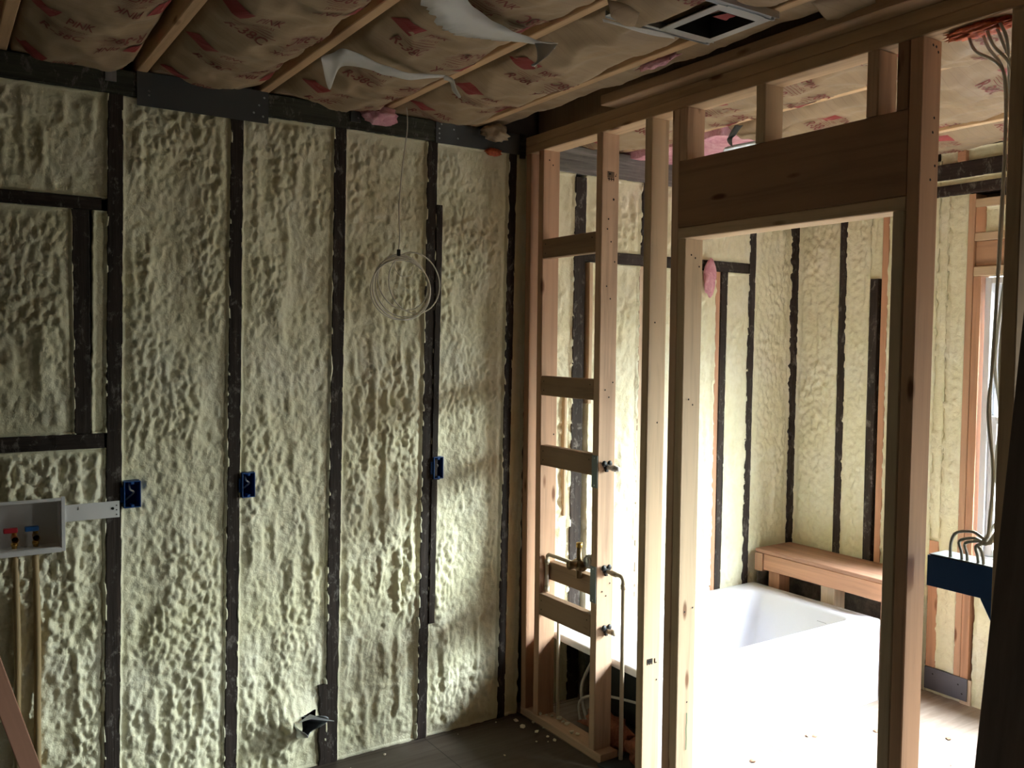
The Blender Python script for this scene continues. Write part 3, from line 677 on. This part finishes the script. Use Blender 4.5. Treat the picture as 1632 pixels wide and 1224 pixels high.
for i, (z0, z1, lb) in enumerate(((2.087, 2.172, 'topmost ladder block between the two studs'), (1.487, 1.573, 'second ladder block from the top between the two studs'),
                                 (1.177, 1.266, 'third ladder block from the top between the two studs'), (.503, .600, 'lowest ladder block, dusty on top, above the tub rim'))):
    lumber('blocking', lb, 'wood block', 0, .038, B0, B1, z0, z1, wood('y', BK), 'y', marks=[('-x', B0+.02, (z0+z1)/2+.02, .003), ('-x', B1-.02, (z0+z1)/2+.02, .003), ('-x', B1-.02, (z0+z1)/2-.02, .003)])
lumber('blocking', 'set-back ladder block carrying the brass shower valve', 'wood block', .050, .0885, B0, B1, .656, .738, wood('y', BK), 'y')
# lumber stamps and crayon
bm = bmesh.new(); x = .028
for k in range(6):
    box(bm, x+k*.006, x+k*.006+.0028, -.5569, -.5562, 2.385-.012*(k % 2), 2.41)
box(bm, .028, .062, -.5569, -.5562, 2.379, 2.382)
for k in range(3): box(bm, .066+k*.004, .072, -.5569, -.5562, 2.392+k*.004, 2.396+k*.004)
tag(link('lumber_stamp', bm, M_dark), 'small black grade stamp near the top of the ladder stud', 'stamp')
bm = bmesh.new()
for k in range(5): box(bm, .02+k*.006, .024+k*.006, -.8462, -.8455, .485+.003*(k % 2), .508)
box(bm, .02, .046, -.8462, -.8455, .496, .499)
for k in range(2): box(bm, .058, .062, -.8462, -.8455, .487, .506)
box(bm, .058, .070, -.8462, -.8455, .487, .490)
tag(link('lumber_stamp', bm, M_dark), 'small purple-black grade stamp low on the lone yellowish stud', 'stamp')
bm = bmesh.new()
pz = [(.050, .36), (.052, .33), (.048, .30), (.051, .26), (.049, .22)]
for (a, z) , (b, z2) in zip(pz, pz[1:]):
    vs = [bm.verts.new(p) for p in ((a-.0018, -1.0322, z), (a+.0018, -1.0322, z), (b+.0018, -1.0322, z2), (b-.0018, -1.0322, z2))]; bm.faces.new(vs)
tag(link('crayon_mark', bm, M_green), 'thin green crayon line low on the left jack stud of the doorway', 'mark')

# plumbing ------------------------------------------------------------------------
def guard(label, z0, z1):
    bm = bmesh.new(); box(bm, -.0035, -.0012, -.5555, -.5185, z0, z1, bev=.0006)
    for z in (z0+.01, z1-.01): disc(bm, (-.0042, -.537, z), (-1, 0, 0), .003, mi=1)
    tag(link('nail_guard', bm, [M_guard, M_steel]), label, 'metal plate', None)
guard('upper grey nail guard plate on the edge of the ladder stud', 1.130, 1.262)
guard('lower grey nail guard plate on the edge of the ladder stud', .655, .805)
def clamp(label, x, z):
    t = empty('pipe_clamp', (x, -.5565, z), label, 'pipe clamp', 'black butterfly pipe clamps')
    for s in (-1, 1):
        bm = bmesh.new(); bmesh.ops.create_uvsphere(bm, u_segments=12, v_segments=8, radius=1)
        for v in bm.verts: v.co = Vector((x+s*.014+v.co.x*.012, -.565+v.co.y*.007, z+.014+v.co.z*.013))
        link('wing', bm, M_blk, t, True)
    bm = bmesh.new(); tube(bm, [(x, -.5575, z), (x, -.570, z)], .012, 14); box(bm, x-.006, x+.006, -.568, -.5575, z-.02, z+.012, bev=.002); link('collar', bm, M_blk, t)
clamp('upper black pipe clamp at mid height on the ladder stud', .040, 1.215)
clamp('middle black pipe clamp on the ladder stud beside the shower valve', .045, .785)
clamp('lowest black pipe clamp on the ladder stud above the tub rim', .050, .535)
def pipe(label, pts, r=.0085, m=M_pex, fit=(), name='water_pipe'):
    bm = bmesh.new(); tube(bm, pts, r, 12); o = empty(name, pts[-1], label, 'pipe')
    link('pipe', bm, m, o, True)
    for a, b in fit:
        bm = bmesh.new(); tube(bm, [a, b], r*1.35, 12); link('fitting', bm, m, o, True)
    return o
def elbow(a, c, b, r=.02):
    a, b, c = Vector(a), Vector(b), Vector(c); p = c+(a-c).normalized()*r; q = c+(b-c).normalized()*r
    return [a]+[p*(1-t)**2+c*2*t*(1-t)+q*t*t for t in [k/6 for k in range(7)]]+[b]
pipe('white pipe stub pushed through the upper clamp of the ladder stud', [(.04, -.572, 1.215), (.042, -.635, 1.215)], .0095, M_wht, [((.041, -.60, 1.215), (.041, -.625, 1.215))])
pipe('tan water pipe leaving the middle clamp and dropping to the floor', elbow((.045, -.572, .785), (.045, -.672, .785), (.045, -.672, .04), .025), .0085, M_pex, [((.045, -.60, .785), (.045, -.63, .785)), ((.045, -.672, .735), (.045, -.672, .755))])
pipe('tan pipe stub in the lowest clamp of the ladder stud', [(.05, -.572, .535), (.05, -.612, .54)], .0095, M_pex, [((.05, -.60, .54), (.05, -.618, .54))])
pipe('tan water pipe running from the corner stud to the shower valve and down', elbow((.035, -.36, .775), (.035, -.163, .775), (.035, -.163, .62), .02), .0085, M_pex, [((.035, -.163, .735), (.035, -.163, .75)), ((.035, -.163, .605), (.035, -.163, .63))])
pipe('pale water pipe rising from the floor to the lowest ladder block', [(.060, -.222, .015), (.060, -.220, .502)], .0075, M_pex)
t = empty('shower_valve', (.04, -.385, .76), 'brass shower valve body mounted on the set-back ladder block', 'valve')
bm = bmesh.new(); tube(bm, [(.035, -.35, .775), (.035, -.37, .775), (.035, -.372, .775), (.035, -.42, .775), (.035, -.44, .775)], [.012, .012, .024, .024, .012], 16)
tube(bm, [(.035, -.395, .72), (.035, -.395, .85)], [.013, .011], 14); tube(bm, [(.035, -.395, .78), (-.02, -.395, .78)], .018, 16)
link('valve_body', bm, mat('dark_bronze', (.22, .15, .08), .4, .9), t, True)
bm = bmesh.new(); tube(bm, [(.035, -.395, .85), (.035, -.395, .872)], .014, 10); link('top_nut', bm, M_brass, t, True)
bm = bmesh.new(); tube(bm, [(.07, -.452, .80), (.04, -.452, .80)], .030, 20); tube(bm, [(.04, -.452, .80), (.028, -.452, .80)], .022, 20, mi=0); link('mixing_cap', bm, M_steel, t, True)

# wiring --------------------------------------------------------------------------
t = empty('junction_box', (.05, -2.067, 1.06), 'wide blue four-gang junction box on the stud at the right edge', 'electrical box')
bm = bmesh.new(); yb0, yb1, zb0, zb1 = -2.157, -1.975, 1.066, 1.150
for b in ((.012, .016, yb0, yb1, zb0, zb1), (.016, .092, yb0, yb0+.003, zb0, zb1), (.016, .092, yb1-.003, yb1, zb0, zb1), (.016, .092, yb0, yb1, zb0, zb0+.003), (.016, .092, yb0, yb1, zb1-.003, zb1)): box(bm, *b, bev=.0008)
for k in range(6): box(bm, .03, .05, yb0+.02+k*.028, yb0+.03+k*.028, zb0-.004, zb0, bev=.001)
link('shell', bm, M_bluebox, t)
bm = bmesh.new(); v = [bm.verts.new(p) for p in ((.01, -2.1575, 1.066), (.09, -2.1575, 1.066), (.09, -2.156, 1.02), (.01, -2.156, 1.01), (.01, -2.125, 1.066), (.09, -2.125, 1.066))]
for f in ((0, 1, 2, 3), (4, 3, 2, 5), (0, 3, 4), (1, 5, 2), (0, 4, 5, 1)): bm.faces.new([v[i] for i in f])
link('bracket', bm, M_bluebox, t)
bm = bmesh.new(); box(bm, .016, .092, yb0+.004, yb1-.004, zb1, zb1+.004, bev=.001)
link('top_lip', bm, mat('grey_box_lip', (.30, .33, .32), .5), t)
def cable(label, pts, r=.0042, m=M_cablg, cat='cable', group=None, n=10):
    bm = bmesh.new(); tube(bm, spline(pts, n), r, 8)
    return tag(link('cable', bm, m, None, True), label, cat, group)
G = 'grey cables feeding the blue junction box'
strand_y = [-2.137, -2.131, -2.148, -2.142, -2.126]
ent = [(.030, -2.030), (.030, -2.060), (.030, -2.075), (.030, -2.104), (.030, -2.118)]
loopc = [(-.0, -2.035, 1.205), (.01, -2.085, 1.19), (.012, -2.10, 1.185), (.02, -2.115, 1.18), (.02, -2.125, 1.18)]
texts = ['cable arching farthest left into the blue junction box', 'cable entering the blue junction box second from its left', 'cable entering the middle of the blue junction box', 'cable entering the blue junction box second from its right', 'cable entering the blue junction box nearest the stud']
tops = [(.050, -2.02, 2.55), (.06, -2.05, 2.55), (.045, -2.07, 2.55), (.055, -2.09, 2.55), (.035, -2.11, 2.55)]
for k in range(5):
    sy = strand_y[k]; ex, ey = ent[k]; tx, ty, tz = tops[k]; xs = .03+.012*k; dy = (.5-k*.25)*.01
    tail = [(ex, sy+.008, 1.215), (ex, (sy+ey)/2+.004*k, 1.222-.006*k if k else 1.232), (ex, ey+.006, 1.205-.004*k), (ex, ey, 1.17), (ex, ey-.003, 1.140)]
    if k == 0: tail = [(ex, -2.125, 1.222), (ex, -2.09, 1.232), (ex, -2.045, 1.222), (ex, -2.030, 1.19), (ex, -2.031, 1.14)]
    cable(texts[k], [(tx, ty, tz), (tx, ty-.02, 2.50), (xs, sy+.01, 2.42), (xs, sy, 2.25), (xs, sy+dy, 2.0), (xs-.01, sy+.010-dy, 1.70), (xs-.005, sy+.016-.004*k, 1.55), (xs, sy+.002*k, 1.40), (xs+.01, sy+.010-.002*k, 1.28)]+tail, .0042, M_cablg, group=None)
blob('firestop_foam', 'orange firestop foam around cable holes in the top plate at upper right', 'sealant', (.05, -2.055, 2.553), (.035, .085, .016), M_orng, 6, n=4, amp=.6, fr=4)
blob('cable_staple', 'white staple holding the grey cables to the right edge stud', 'staple', (.05, -2.150, 1.93), (.02, .012, .006), M_wht, 2, amp=.05)
t = empty('wire_coil', (-.62, -.10, 1.95), 'loose coil of thin white wire hanging on a long lead from the ceiling', 'wire')
bm = bmesh.new(); yc_ = -.09
c0 = aty(642, 457, yc_)
top = aty(648, 168, yc_); hang = aty(635, 400, yc_)
def ellipse(cx, cy, rx, ry, rot=0, y=0., n=44, a0=0):
    out = []
    for k in range(n):
        a = k/n*6.28318; u = rx*math.cos(a); v_ = ry*math.sin(a)
        px = cx+u*math.cos(rot)-v_*math.sin(rot); py = cy+u*math.sin(rot)+v_*math.cos(rot)
        q = aty(px, py, yc_+y+.004*math.sin(a*2+cx)); out.append(q)
    return out
for (cx, cy, rx, ry, rot, dy) in ((639, 459, 44, 51, -.35, 0), (641, 457, 42, 49, -.30, .006), (640, 461, 45, 50, -.45, -.006), (660, 451, 40, 49, -.25, .012), (642, 450, 38, 46, -.5, .009), (638, 462, 47, 48, -.6, -.012)):
    tube(bm, ellipse(cx, cy, rx, ry, rot, dy), .0028, 6, closed=True)
link('coil', bm, M_cable, t, True)
bm = bmesh.new(); tube(bm, spline([top, aty(649, 205, yc_), aty(641, 270, yc_), aty(636, 330, yc_), aty(637, 375, yc_), hang]), .0024, 6)
link('lead', bm, M_cable, t, True)
bm = bmesh.new(); tube(bm, spline([hang, aty(629, 425, yc_), aty(640, 440, yc_-.01), aty(655, 438, yc_), aty(658, 425, yc_)]), .0015, 6); link('tail', bm, M_cable, t, True)
bm = bmesh.new(); box(bm, hang.x-.006, hang.x+.006, yc_-.008, yc_+.004, hang.z-.02, hang.z+.006, bev=.002); link('tape_wrap', bm, M_blk, t)

# ------------------------------------------------------------------ ceiling joists and insulation batts
JX = [-2.49, -2.052, -1.622, -1.186, -.700, -.265]
JW = .036
JM = wood('y', (.58, .385, .215))
lbl = ['ceiling joist beyond the left edge of the photo', 'ceiling joist at the upper left corner', 'ceiling joist ending over the left part of the long grey plate', 'ceiling joist ending at the right end of the long grey plate',
       'ceiling joist from which the wire coil hangs', 'ceiling joist nearest the partition, under the square light frame']
for i, x in enumerate(JX):
    lumber('ceiling_joist', lbl[i], 'joist', x-JW/2, x+JW/2, -4.9, .098, 2.653, 2.90, JM, 'y', seed=i)
for x, lb in ((.600, 'bathroom ceiling joist seen through the gaps above the doorway header'), (1.440, 'bathroom ceiling joist close to the window wall')):
    lumber('ceiling_joist', lb, 'joist', x-JW/2, x+JW/2, -4.9, .098, 2.653, 2.90, wood('y', (.66, .46, .27)), 'y')

FONT = {}
def text_pts(s, size, bold=.0):
    k = (s, size, bold)
    if k not in FONT:
        c = bpy.data.curves.new('t', 'FONT'); c.body = s; c.size = size; c.align_x = 'CENTER'; c.align_y = 'CENTER'; c.resolution_u = 2; c.offset = bold; c.shear = .3
        o = bpy.data.objects.new('t', c); COL.objects.link(o); dg = bpy.context.evaluated_depsgraph_get()
        me = bpy.data.meshes.new_from_object(o.evaluated_get(dg)); 
        FONT[k] = ([tuple(v.co[:2]) for v in me.vertices], [tuple(p.vertices) for p in me.polygons])
        bpy.data.objects.remove(o); bpy.data.curves.remove(c); bpy.data.meshes.remove(me)
    return FONT[k]
def batt(label, x0, x1, y0, y1, seed, belly=.06, texts_on=True, ztop=2.72, wrinkle=1., phase=0., zedge=2.668, press=None):
    W = x1-x0
    def zf(X, Y):
        u = (X-x0)/W*2-1
        edge = .030*(fbm(Y*5+seed*9, Y*0+seed, 5, 3)-.5)*wrinkle
        z = zedge+edge-belly*(1-np.abs(u)**2.6)*(.75+.5*fbm(Y*1.7+seed*3, X*0, 3, 2))
        z = z+wrinkle*(.030*(fbm(X*7+seed, Y*3.5+X*4, 7, 3)-.5)+.034*(np.abs(vn(X*6+Y*5+seed, Y*4-X*7, 9)-.5)-.25)+.012*(np.abs(vn(X*15-Y*9+seed, Y*12+X*9, 19)-.5)-.25)+.006*(fbm(X*30, Y*22+seed, 8, 2)-.5))
        z = z+(.045+.05*(fbm(Y*4+seed*2, Y*0, 33, 3)-.5))*sst(.70, 1., u)
        z = np.where(np.abs(u) > .955, z+.03*(np.abs(u)-.955)/.045, z)
        near = sst(-.17, -.008, Y); z = z*(1-near)+np.maximum(z, 2.658)*near
        if press:
            px0, px1, py0, py1, pz = press
            k = sst(.10, .0, np.maximum(np.maximum(px0-X, X-px1), np.maximum(py0-Y, Y-py1)))
            z = z*(1-k)+np.maximum(z, pz)*k
        return z
    step = .012; nx = int(W/step); ny = int((y1-y0)/.018)
    X, Y = np.meshgrid(np.linspace(x0, x1, nx+1), np.linspace(y0, y1, ny+1)); Z = zf(X, Y)
    P = np.stack([X, Y, Z], -1).reshape(-1, 3); idx = np.arange((nx+1)*(ny+1)).reshape(ny+1, nx+1)
    F = np.stack([idx[:-1, :-1], idx[1:, :-1], idx[1:, 1:], idx[:-1, 1:]], -1).reshape(-1, 4)
    border = list(idx[0, :])+list(idx[1:, -1])+list(idx[-1, -2::-1])+list(idx[-2:0:-1, 0]); nb = len(border)
    B = P[border].copy(); B[:, 2] = 2.90; bi = len(P); P = np.vstack([P, B])
    if press:
        Xc = (X[:-1, :-1]+X[1:, 1:]).ravel()/2; Yc = (Y[:-1, :-1]+Y[1:, 1:]).ravel()/2
        F = F[~((Xc > press[0]+.02) & (Xc < press[1]-.02) & (Yc > press[2]+.02) & (Yc < press[3]-.02))]
    fc = F.tolist()+[[border[i], border[(i+1) % nb], bi+(i+1) % nb, bi+i] for i in range(nb)]
    org = np.array([(x0+x1)/2, (y0+y1)/2, zedge])
    me = bpy.data.meshes.new('insulation_batt'); me.from_pydata((P-org).tolist(), [], fc); me.materials.append(M_kraft)
    for p in me.polygons: p.use_smooth = True
    o = bpy.data.objects.new('insulation_batt', me); COL.objects.link(o); o.location = org; tag(o, label, 'insulation')
    V = []; FF = []; MI = []
    def put(pts, faces, cx, cy, rot180, mi):
        b = len(V); pts = [(a, c*1.55) for a, c in pts]
        for (a, c) in pts:
            if rot180: x = cx-a; y = cy+c
            else: x = cx+a; y = cy-c
            V.append((x, y)); 
        for f in faces: FF.append([b+i for i in f]); MI.append(mi)
    def quad(w_, h_, sh, n=8):
        pts = []; fs = []
        for j in range(3):
            for i in range(n+1): pts.append((-w_/2+w_*i/n+sh*(j/2-.5), -h_/2+h_*j/2))
        for j in range(2):
            for i in range(n): q = j*(n+1)+i; fs.append((q, q+1, q+n+2, q+n+1))
        return pts, fs
    if texts_on:
        rnd = random.Random(seed); y = y1-.22-phase; k = 0
        while y > y0+.2 and y > -3.0:
            if press and press[2]-.08 < y < press[3]+.22: y -= .15; continue
            for side, rot in ((-1, False), (1, True)):
                cx = (x0+x1)/2+side*W*.245; cyy = y+(.19 if side > 0 else 0)
                if cyy > y1-.05: continue
                s = -1 if rot else 1
                put(*quad(.060, .044, .024), cx-s*.048, cyy-s*.0, rot, 1)
                put(*text_pts('PINK', .032, .0004), cx+s*.040, cyy-s*.004, rot, 0)
                put(*text_pts('FIBERGLAS', .013), cx+s*.035, cyy+s*.038, rot, 0)
                put(*text_pts('R-38C', .042, .0006), cx+s*.005, cyy+s*.112, rot, 0)
                for q in range(3): put(*quad(.11, .0016, 0), cx+s*(.01+.01*q), cyy+s*(.055+.012*q), rot, 0)
            y -= .36
    if V:
        A = np.array(V); zz = zf(A[:, 0], A[:, 1])-.0025
        u = (A[:, 0]-x0)/W
        P2 = np.stack([A[:, 0], A[:, 1], zz], -1)-org
        m2 = bpy.data.meshes.new('printed_lettering'); m2.from_pydata(P2.tolist(), [], FF); m2.materials.append(M_ink); m2.materials.append(M_red)
        for p, mi in zip(m2.polygons, MI): p.material_index = mi
        c = bpy.data.objects.new('printed_lettering', m2); COL.objects.link(c); c.parent = o; c['label'] = 'red and brown printing on the paper facing'
    return o
def jb(i): return JX[i]+JW/2+.004, JX[i+1]-JW/2-.010
a, b = jb(0); batt('kraft-faced insulation batt at the extreme upper left', a, b, -4.2, .07, 1)
a, b = jb(1); batt('kraft-faced batt with faint print left of the long grey plate', a, b, -4.2, .07, 2, phase=.03)
a, b = jb(2); batt('kraft-faced batt sagging over the long grey plate', a, b, -4.2, .07, 3, belly=.075, phase=.02)
a, b = jb(3); batt('kraft-faced batt with the torn white film hanging under it', a, b, -4.2, .07, 4, belly=.075, phase=.16)
a, b = jb(4); batt('kraft-faced batt printed upside down beside the square light frame', a, b, -4.2, .07, 5, belly=.06, phase=.06, press=(-.475, -.28, -1.635, -1.39, 2.655))
batt('narrow shadowed batt strip between the last joist and the partition', JX[5]+JW/2+.004, -.078, -4.2, .07, 6, belly=.02, texts_on=False, wrinkle=.7, zedge=2.70)
batt('brightly lit batt just beyond the partition top plate', .125, .577, -4.2, .07, 7, belly=.06, phase=.1, wrinkle=1.3)
batt('wide brightly lit batt in the middle of the bathroom ceiling', .623, 1.417, -4.2, -.62, 8, belly=.05, phase=.2, wrinkle=1.2)
batt('lit batt strip against the window wall ceiling', 1.463, 1.86, -4.2, .07, 9, belly=.03, phase=.2)
# exposed pink fibreglass in the bathroom ceiling near the foam wall
nx = 50; X, Y = np.meshgrid(np.linspace(.623, 1.417, 46), np.linspace(-.60, .07, 44)); Z = 2.665-.045*fbm(X*5, Y*6, 91, 4)-.03*np.clip(1-worley(X*7, Y*7, 92), 0, 1)
P = np.stack([X, Y, Z], -1).reshape(-1, 3); idx = np.arange(P.shape[0]).reshape(44, 46)
F = np.stack([idx[:-1, :-1], idx[1:, :-1], idx[1:, 1:], idx[:-1, 1:]], -1).reshape(-1, 4).tolist()
border = list(idx[0, :])+list(idx[1:, -1])+list(idx[-1, -2::-1])+list(idx[-2:0:-1, 0]); nb = len(border); B = P[border].copy(); B[:, 2] = 2.85; bi = len(P); P = np.vstack([P, B])
F += [[border[i], border[(i+1) % nb], bi+(i+1) % nb, bi+i] for i in range(nb)]
me = bpy.data.meshes.new('unfaced_batt'); me.from_pydata(P.tolist(), [], F); me.materials.append(M_pink)
for p in me.polygons: p.use_smooth = True
o = bpy.data.objects.new('unfaced_batt', me); COL.objects.link(o); tag(o, 'bare pink fibreglass glimpsed above the door header', 'insulation')
def ribbon(name, label, cat, top_, bot_, m, n=8, parent=None, thick=.0006, jag=.0):
    A = spline(top_, n); B = spline(bot_, n); rj = random.Random(len(label or name)); B = [q+(q-p).normalized()*rj.uniform(-jag, jag) for p, q in zip(A, B)]; bm = bmesh.new(); K = 3; rows = []
    for i, (p, q) in enumerate(zip(A, B)):
        rows.append([bm.verts.new(p.lerp(q, k/K)+Vector((0, 0, .0015*math.sin(i*.5+k*2)))) for k in range(K+1)])
    for i in range(len(rows)-1):
        for k in range(K): bm.faces.new((rows[i][k], rows[i][k+1], rows[i+1][k+1], rows[i+1][k]))
    o = link(name, bm, m, parent, True); md = o.modifiers.new('thickness', 'SOLIDIFY'); md.thickness = thick
    if parent is None: tag(o, label, cat)
    return o
z1_ = lambda L: [atz(a, b, c) for a, b, c in L]
ribbon('cable_strap', 'short black flat strap dangling in front of the pink fibreglass', 'strap', z1_([(1171, 200, 2.60), (1162, 215, 2.585), (1159, 224, 2.57), (1165, 232, 2.56)]), z1_([(1184, 199, 2.60), (1173, 214, 2.585), (1167, 222, 2.57), (1168, 233, 2.56)]), M_blk, thick=.002)
ribbon('foil_duct', 'silver foil duct edge lying above the door header', 'duct', z1_([(1155, 236, 2.57), (1180, 229, 2.58), (1215, 224, 2.58), (1262, 218, 2.58)]), z1_([(1150, 246, 2.55), (1180, 243, 2.55), (1215, 240, 2.55), (1262, 232, 2.55)]), M_foil, thick=.002)
blob('insulation_tuft', 'pink fibreglass tuft hanging beside the left door jamb', 'insulation', (1.17, -.018, 2.07), (.040, .020, .10), M_pink, 12, amp=.3, fr=1.2)

# torn film strips
def zf_(px, py, z): return atz(px, py, z)
ribbon('torn_film', 'pale torn film strip drooping from the joist, left end hanging to a point', 'plastic film',
       z1_([(512, 92, 2.565), (530, 84, 2.58), (552, 78, 2.585), (585, 92, 2.58), (620, 107, 2.565), (660, 117, 2.565), (712, 119, 2.60)]),
       z1_([(512, 96, 2.56), (525, 142, 2.53), (545, 106, 2.56), (590, 112, 2.56), (622, 122, 2.55), (660, 127, 2.555), (706, 123, 2.59)]), M_film, 10)
ribbon('torn_film', 'small curled film scrap with a red edge hanging below the coil joist', 'plastic film', z1_([(706, 121, 2.60), (722, 126, 2.59), (728, 142, 2.57), (735, 155, 2.55)]), z1_([(708, 128, 2.60), (717, 132, 2.59), (721, 145, 2.57), (731, 157, 2.55)]), M_film, 6)
ribbon('torn_film', 'large whitish film strip sagging at the top centre of the ceiling', 'plastic film',
       z1_([(735, -16, 2.57), (752, 8, 2.57), (778, 28, 2.565), (806, 44, 2.565), (836, 57, 2.565), (868, 67, 2.575), (890, 68, 2.58)]),
       z1_([(655, -16, 2.54), (680, 14, 2.535), (702, 42, 2.53), (720, 52, 2.53), (752, 61, 2.54), (815, 66, 2.56), (885, 76, 2.575)]), M_film, 10, jag=.010)
ribbon('torn_film', 'torn film tail dangling at the right end of the large strip', 'plastic film', z1_([(852, 69, 2.568), (856, 84, 2.54), (855, 98, 2.515), (846, 104, 2.50)]), z1_([(889, 70, 2.575), (878, 84, 2.54), (866, 94, 2.515), (852, 107, 2.50)]), M_film, 6)
ribbon('paper_flap', 'loose flap of facing paper hanging beside the square light frame', 'paper', z1_([(968, 0, 2.58), (1000, 8, 2.59), (1020, 20, 2.60)]), z1_([(974, 27, 2.55), (992, 40, 2.56), (1012, 42, 2.59)]), M_kraft, 6)
ribbon('torn_film', 'film edge strip running to the square light frame', 'plastic film', z1_([(960, 30, 2.585), (1000, 40, 2.60), (1050, 50, 2.62), (1075, 58, 2.625)]), z1_([(962, 35, 2.58), (1000, 46, 2.595), (1050, 58, 2.615), (1075, 63, 2.62)]), M_film, 6)
ribbon('torn_paper', 'ragged scrap of paper and fibre above the partition plates at top right', 'paper', z1_([(1292, 4, 2.66), (1330, -6, 2.67), (1390, -12, 2.67)]), z1_([(1318, 32, 2.65), (1350, 30, 2.655), (1400, 14, 2.66)]), M_kraft, 6)
blob('insulation_tuft', 'row of pinkish fibre tufts along the last joist by the square light frame', 'insulation', (-.235, -1.12, 2.655), (.02, .085, .018), M_pink, 14, amp=.8, fr=5)

# square recessed light frame -------------------------------------------------------
t = empty('recessed_light_housing', (-.375, -1.51, 2.63), 'square galvanised recessed light frame with a black opening', 'light fixture')
hx0, hx1, hy0, hy1 = -.448, -.300, -1.600, -1.425; zf0 = 2.632
bm = bmesh.new()
for b in ((hx0-.030, hx0, hy0-.03, hy1+.03), (hx1, hx1+.03, hy0-.03, hy1+.03), (hx0, hx1, hy1, hy1+.035), (hx0, hx1, hy0-.035, hy0)): box(bm, b[0], b[1], b[2], b[3], zf0, zf0+.003, bev=.0008)
link('frame_plate', bm, M_steel, t)
bm = bmesh.new()
for b in ((hx0, hx0+.002, hy0, hy1, zf0, zf0+.11), (hx1-.002, hx1, hy0, hy1, zf0, zf0+.11), (hx0, hx1, hy0, hy0+.002, zf0, zf0+.11), (hx0, hx1, hy1-.002, hy1, zf0, zf0+.11), (hx0, hx1, hy0, hy1, zf0+.10, zf0+.11)): box(bm, *b)
link('can', bm, M_dark, t)
for yy, xa in ((-1.392, -.665), (-1.640, -.665)):
    bm = bmesh.new(); box(bm, xa, -.262, yy-.012, yy+.012, zf0+.004, zf0+.006, bev=.0006); box(bm, xa, -.262, yy-.0125, yy-.011, zf0+.0, zf0+.02); box(bm, xa, -.262, yy+.011, yy+.0125, zf0+.0, zf0+.02)
    b_ = link('hanger_bar', bm, M_steel, t)
    bm = bmesh.new(); tube(bm, [(-.275, yy, zf0+.004), (-.275, yy, zf0-.004)], .005, 8); link('screw', bm, M_steel, b_)

# ------------------------------------------------------------------ floor level details
lumber('floor_gap_patch', 'dark patch put in for the black floor gap at the partition bottom plate', 'board', -.02, .33, -.788, -.602, .001, .012, mat('dark_floor_patch', (.035, .042, .040), .7), 'x')  # added dark sheet standing in for the unlit hole in the floor
blob('insulation_tuft', 'dirty orange fibreglass clump under the end of the tub', 'insulation', (.155, -.47, .06), (.06, .15, .06), M_fade, 20, amp=.6)
blob('insulation_tuft', 'dim orange fibreglass clump behind the dropping water pipe', 'insulation', (.135, -.70, .05), (.04, .08, .055), M_fade, 22, amp=.6)
rnd = random.Random(11)
for k in range(26):
    if k < 12: x, y = rnd.uniform(.01, .10), rnd.uniform(-.50, -.14); z = .040
    elif k < 20: x, y = rnd.uniform(-.14, .0), rnd.uniform(-.34, -.03); z = .002
    else: x, y = rnd.uniform(-.9, -.02), rnd.uniform(-.35, -.03); z = .002
    if x > TH or (x > -.005 and x < .0): z = .002
    s = rnd.uniform(.005, .014)*(1 if k < 20 else .5)
    bm = bmesh.new(); bmesh.ops.create_icosphere(bm, subdivisions=1, radius=s)
    for v in bm.verts: v.co *= rnd.uniform(.6, 1.3); v.co.z *= .6
    mz = min(v.co.z for v in bm.verts)
    o = link('foam_crumb', bm, M_chip); o.location = (x, y, z-mz)
    tag(o, 'pale foam crumb on the floor or bottom plate near the corner', 'debris', 'foam crumbs near the corner')
for k in range(14):
    x = rnd.uniform(.15, 1.7); y = rnd.uniform(-1.5, -.86); s = rnd.uniform(.006, .016)
    bm = bmesh.new(); bmesh.ops.create_icosphere(bm, subdivisions=1, radius=s)
    for v in bm.verts: v.co *= rnd.uniform(.5, 1.4); v.co.z *= .25
    mz = min(v.co.z for v in bm.verts)
    o = link('wood_chip', bm, wood('x', BRN)); o.location = (x, y, .001-mz)
    tag(o, 'small brown chip lying on the sunlit bathroom floor', 'debris', 'chips on the bathroom floor')

# leaning boards ------------------------------------------------------------------
def obox(name, label, cat, p0, p1, width, thick, nrm, m):
    """a board running p0->p1, width across, thick along nrm"""
    p0, p1, nrm = Vector(p0), Vector(p1), Vector(nrm).normalized(); d = (p1-p0); L = d.length; d.normalize(); nrm = (nrm-d*nrm.dot(d)).normalized(); s = d.cross(nrm)
    bm = bmesh.new(); box(bm, -width/2, width/2, -thick/2, thick/2, 0, L, bev=.003)
    o = link(name, bm, m); o.matrix_world = Matrix(((s.x, nrm.x, d.x, p0.x), (s.y, nrm.y, d.y, p0.y), (s.z, nrm.z, d.z, p0.z), (0, 0, 0, 1)))
    return tag(o, label, cat)
slope = (2.231-2.152)/(1.772-.636)
yb_ = -2.152+slope*.636; wd_ = .70
Dn = Vector((0, -slope, 1)).normalized()
pb = Vector((-.022, yb_, .0))+Vector((0, -1, -slope)).normalized()*(wd_/2)
pb.z = pb.z+.0
obox('leaning_board', 'dark brown panel leaning against the partition at the right edge', 'board', (pb.x, pb.y, .045), tuple(Vector((pb.x, pb.y, .045))+Dn*2.05), wd_, .018, (-1, 0, 0), M_panel)
pa = aty(0, 1097, -.25); pc = aty(47, 1224, -.25); dd = (pc-pa); foot = pa+dd*(pa.z/(-dd.z))*.985; headp = pa-dd*1.6
obox('leaning_board', 'reddish brown board leaning at the lower left corner', 'board', tuple(foot+Vector((0, 0, .012))), tuple(headp), .055, .022, (0, -1, 0), wood('z', (.34, .17, .11)))
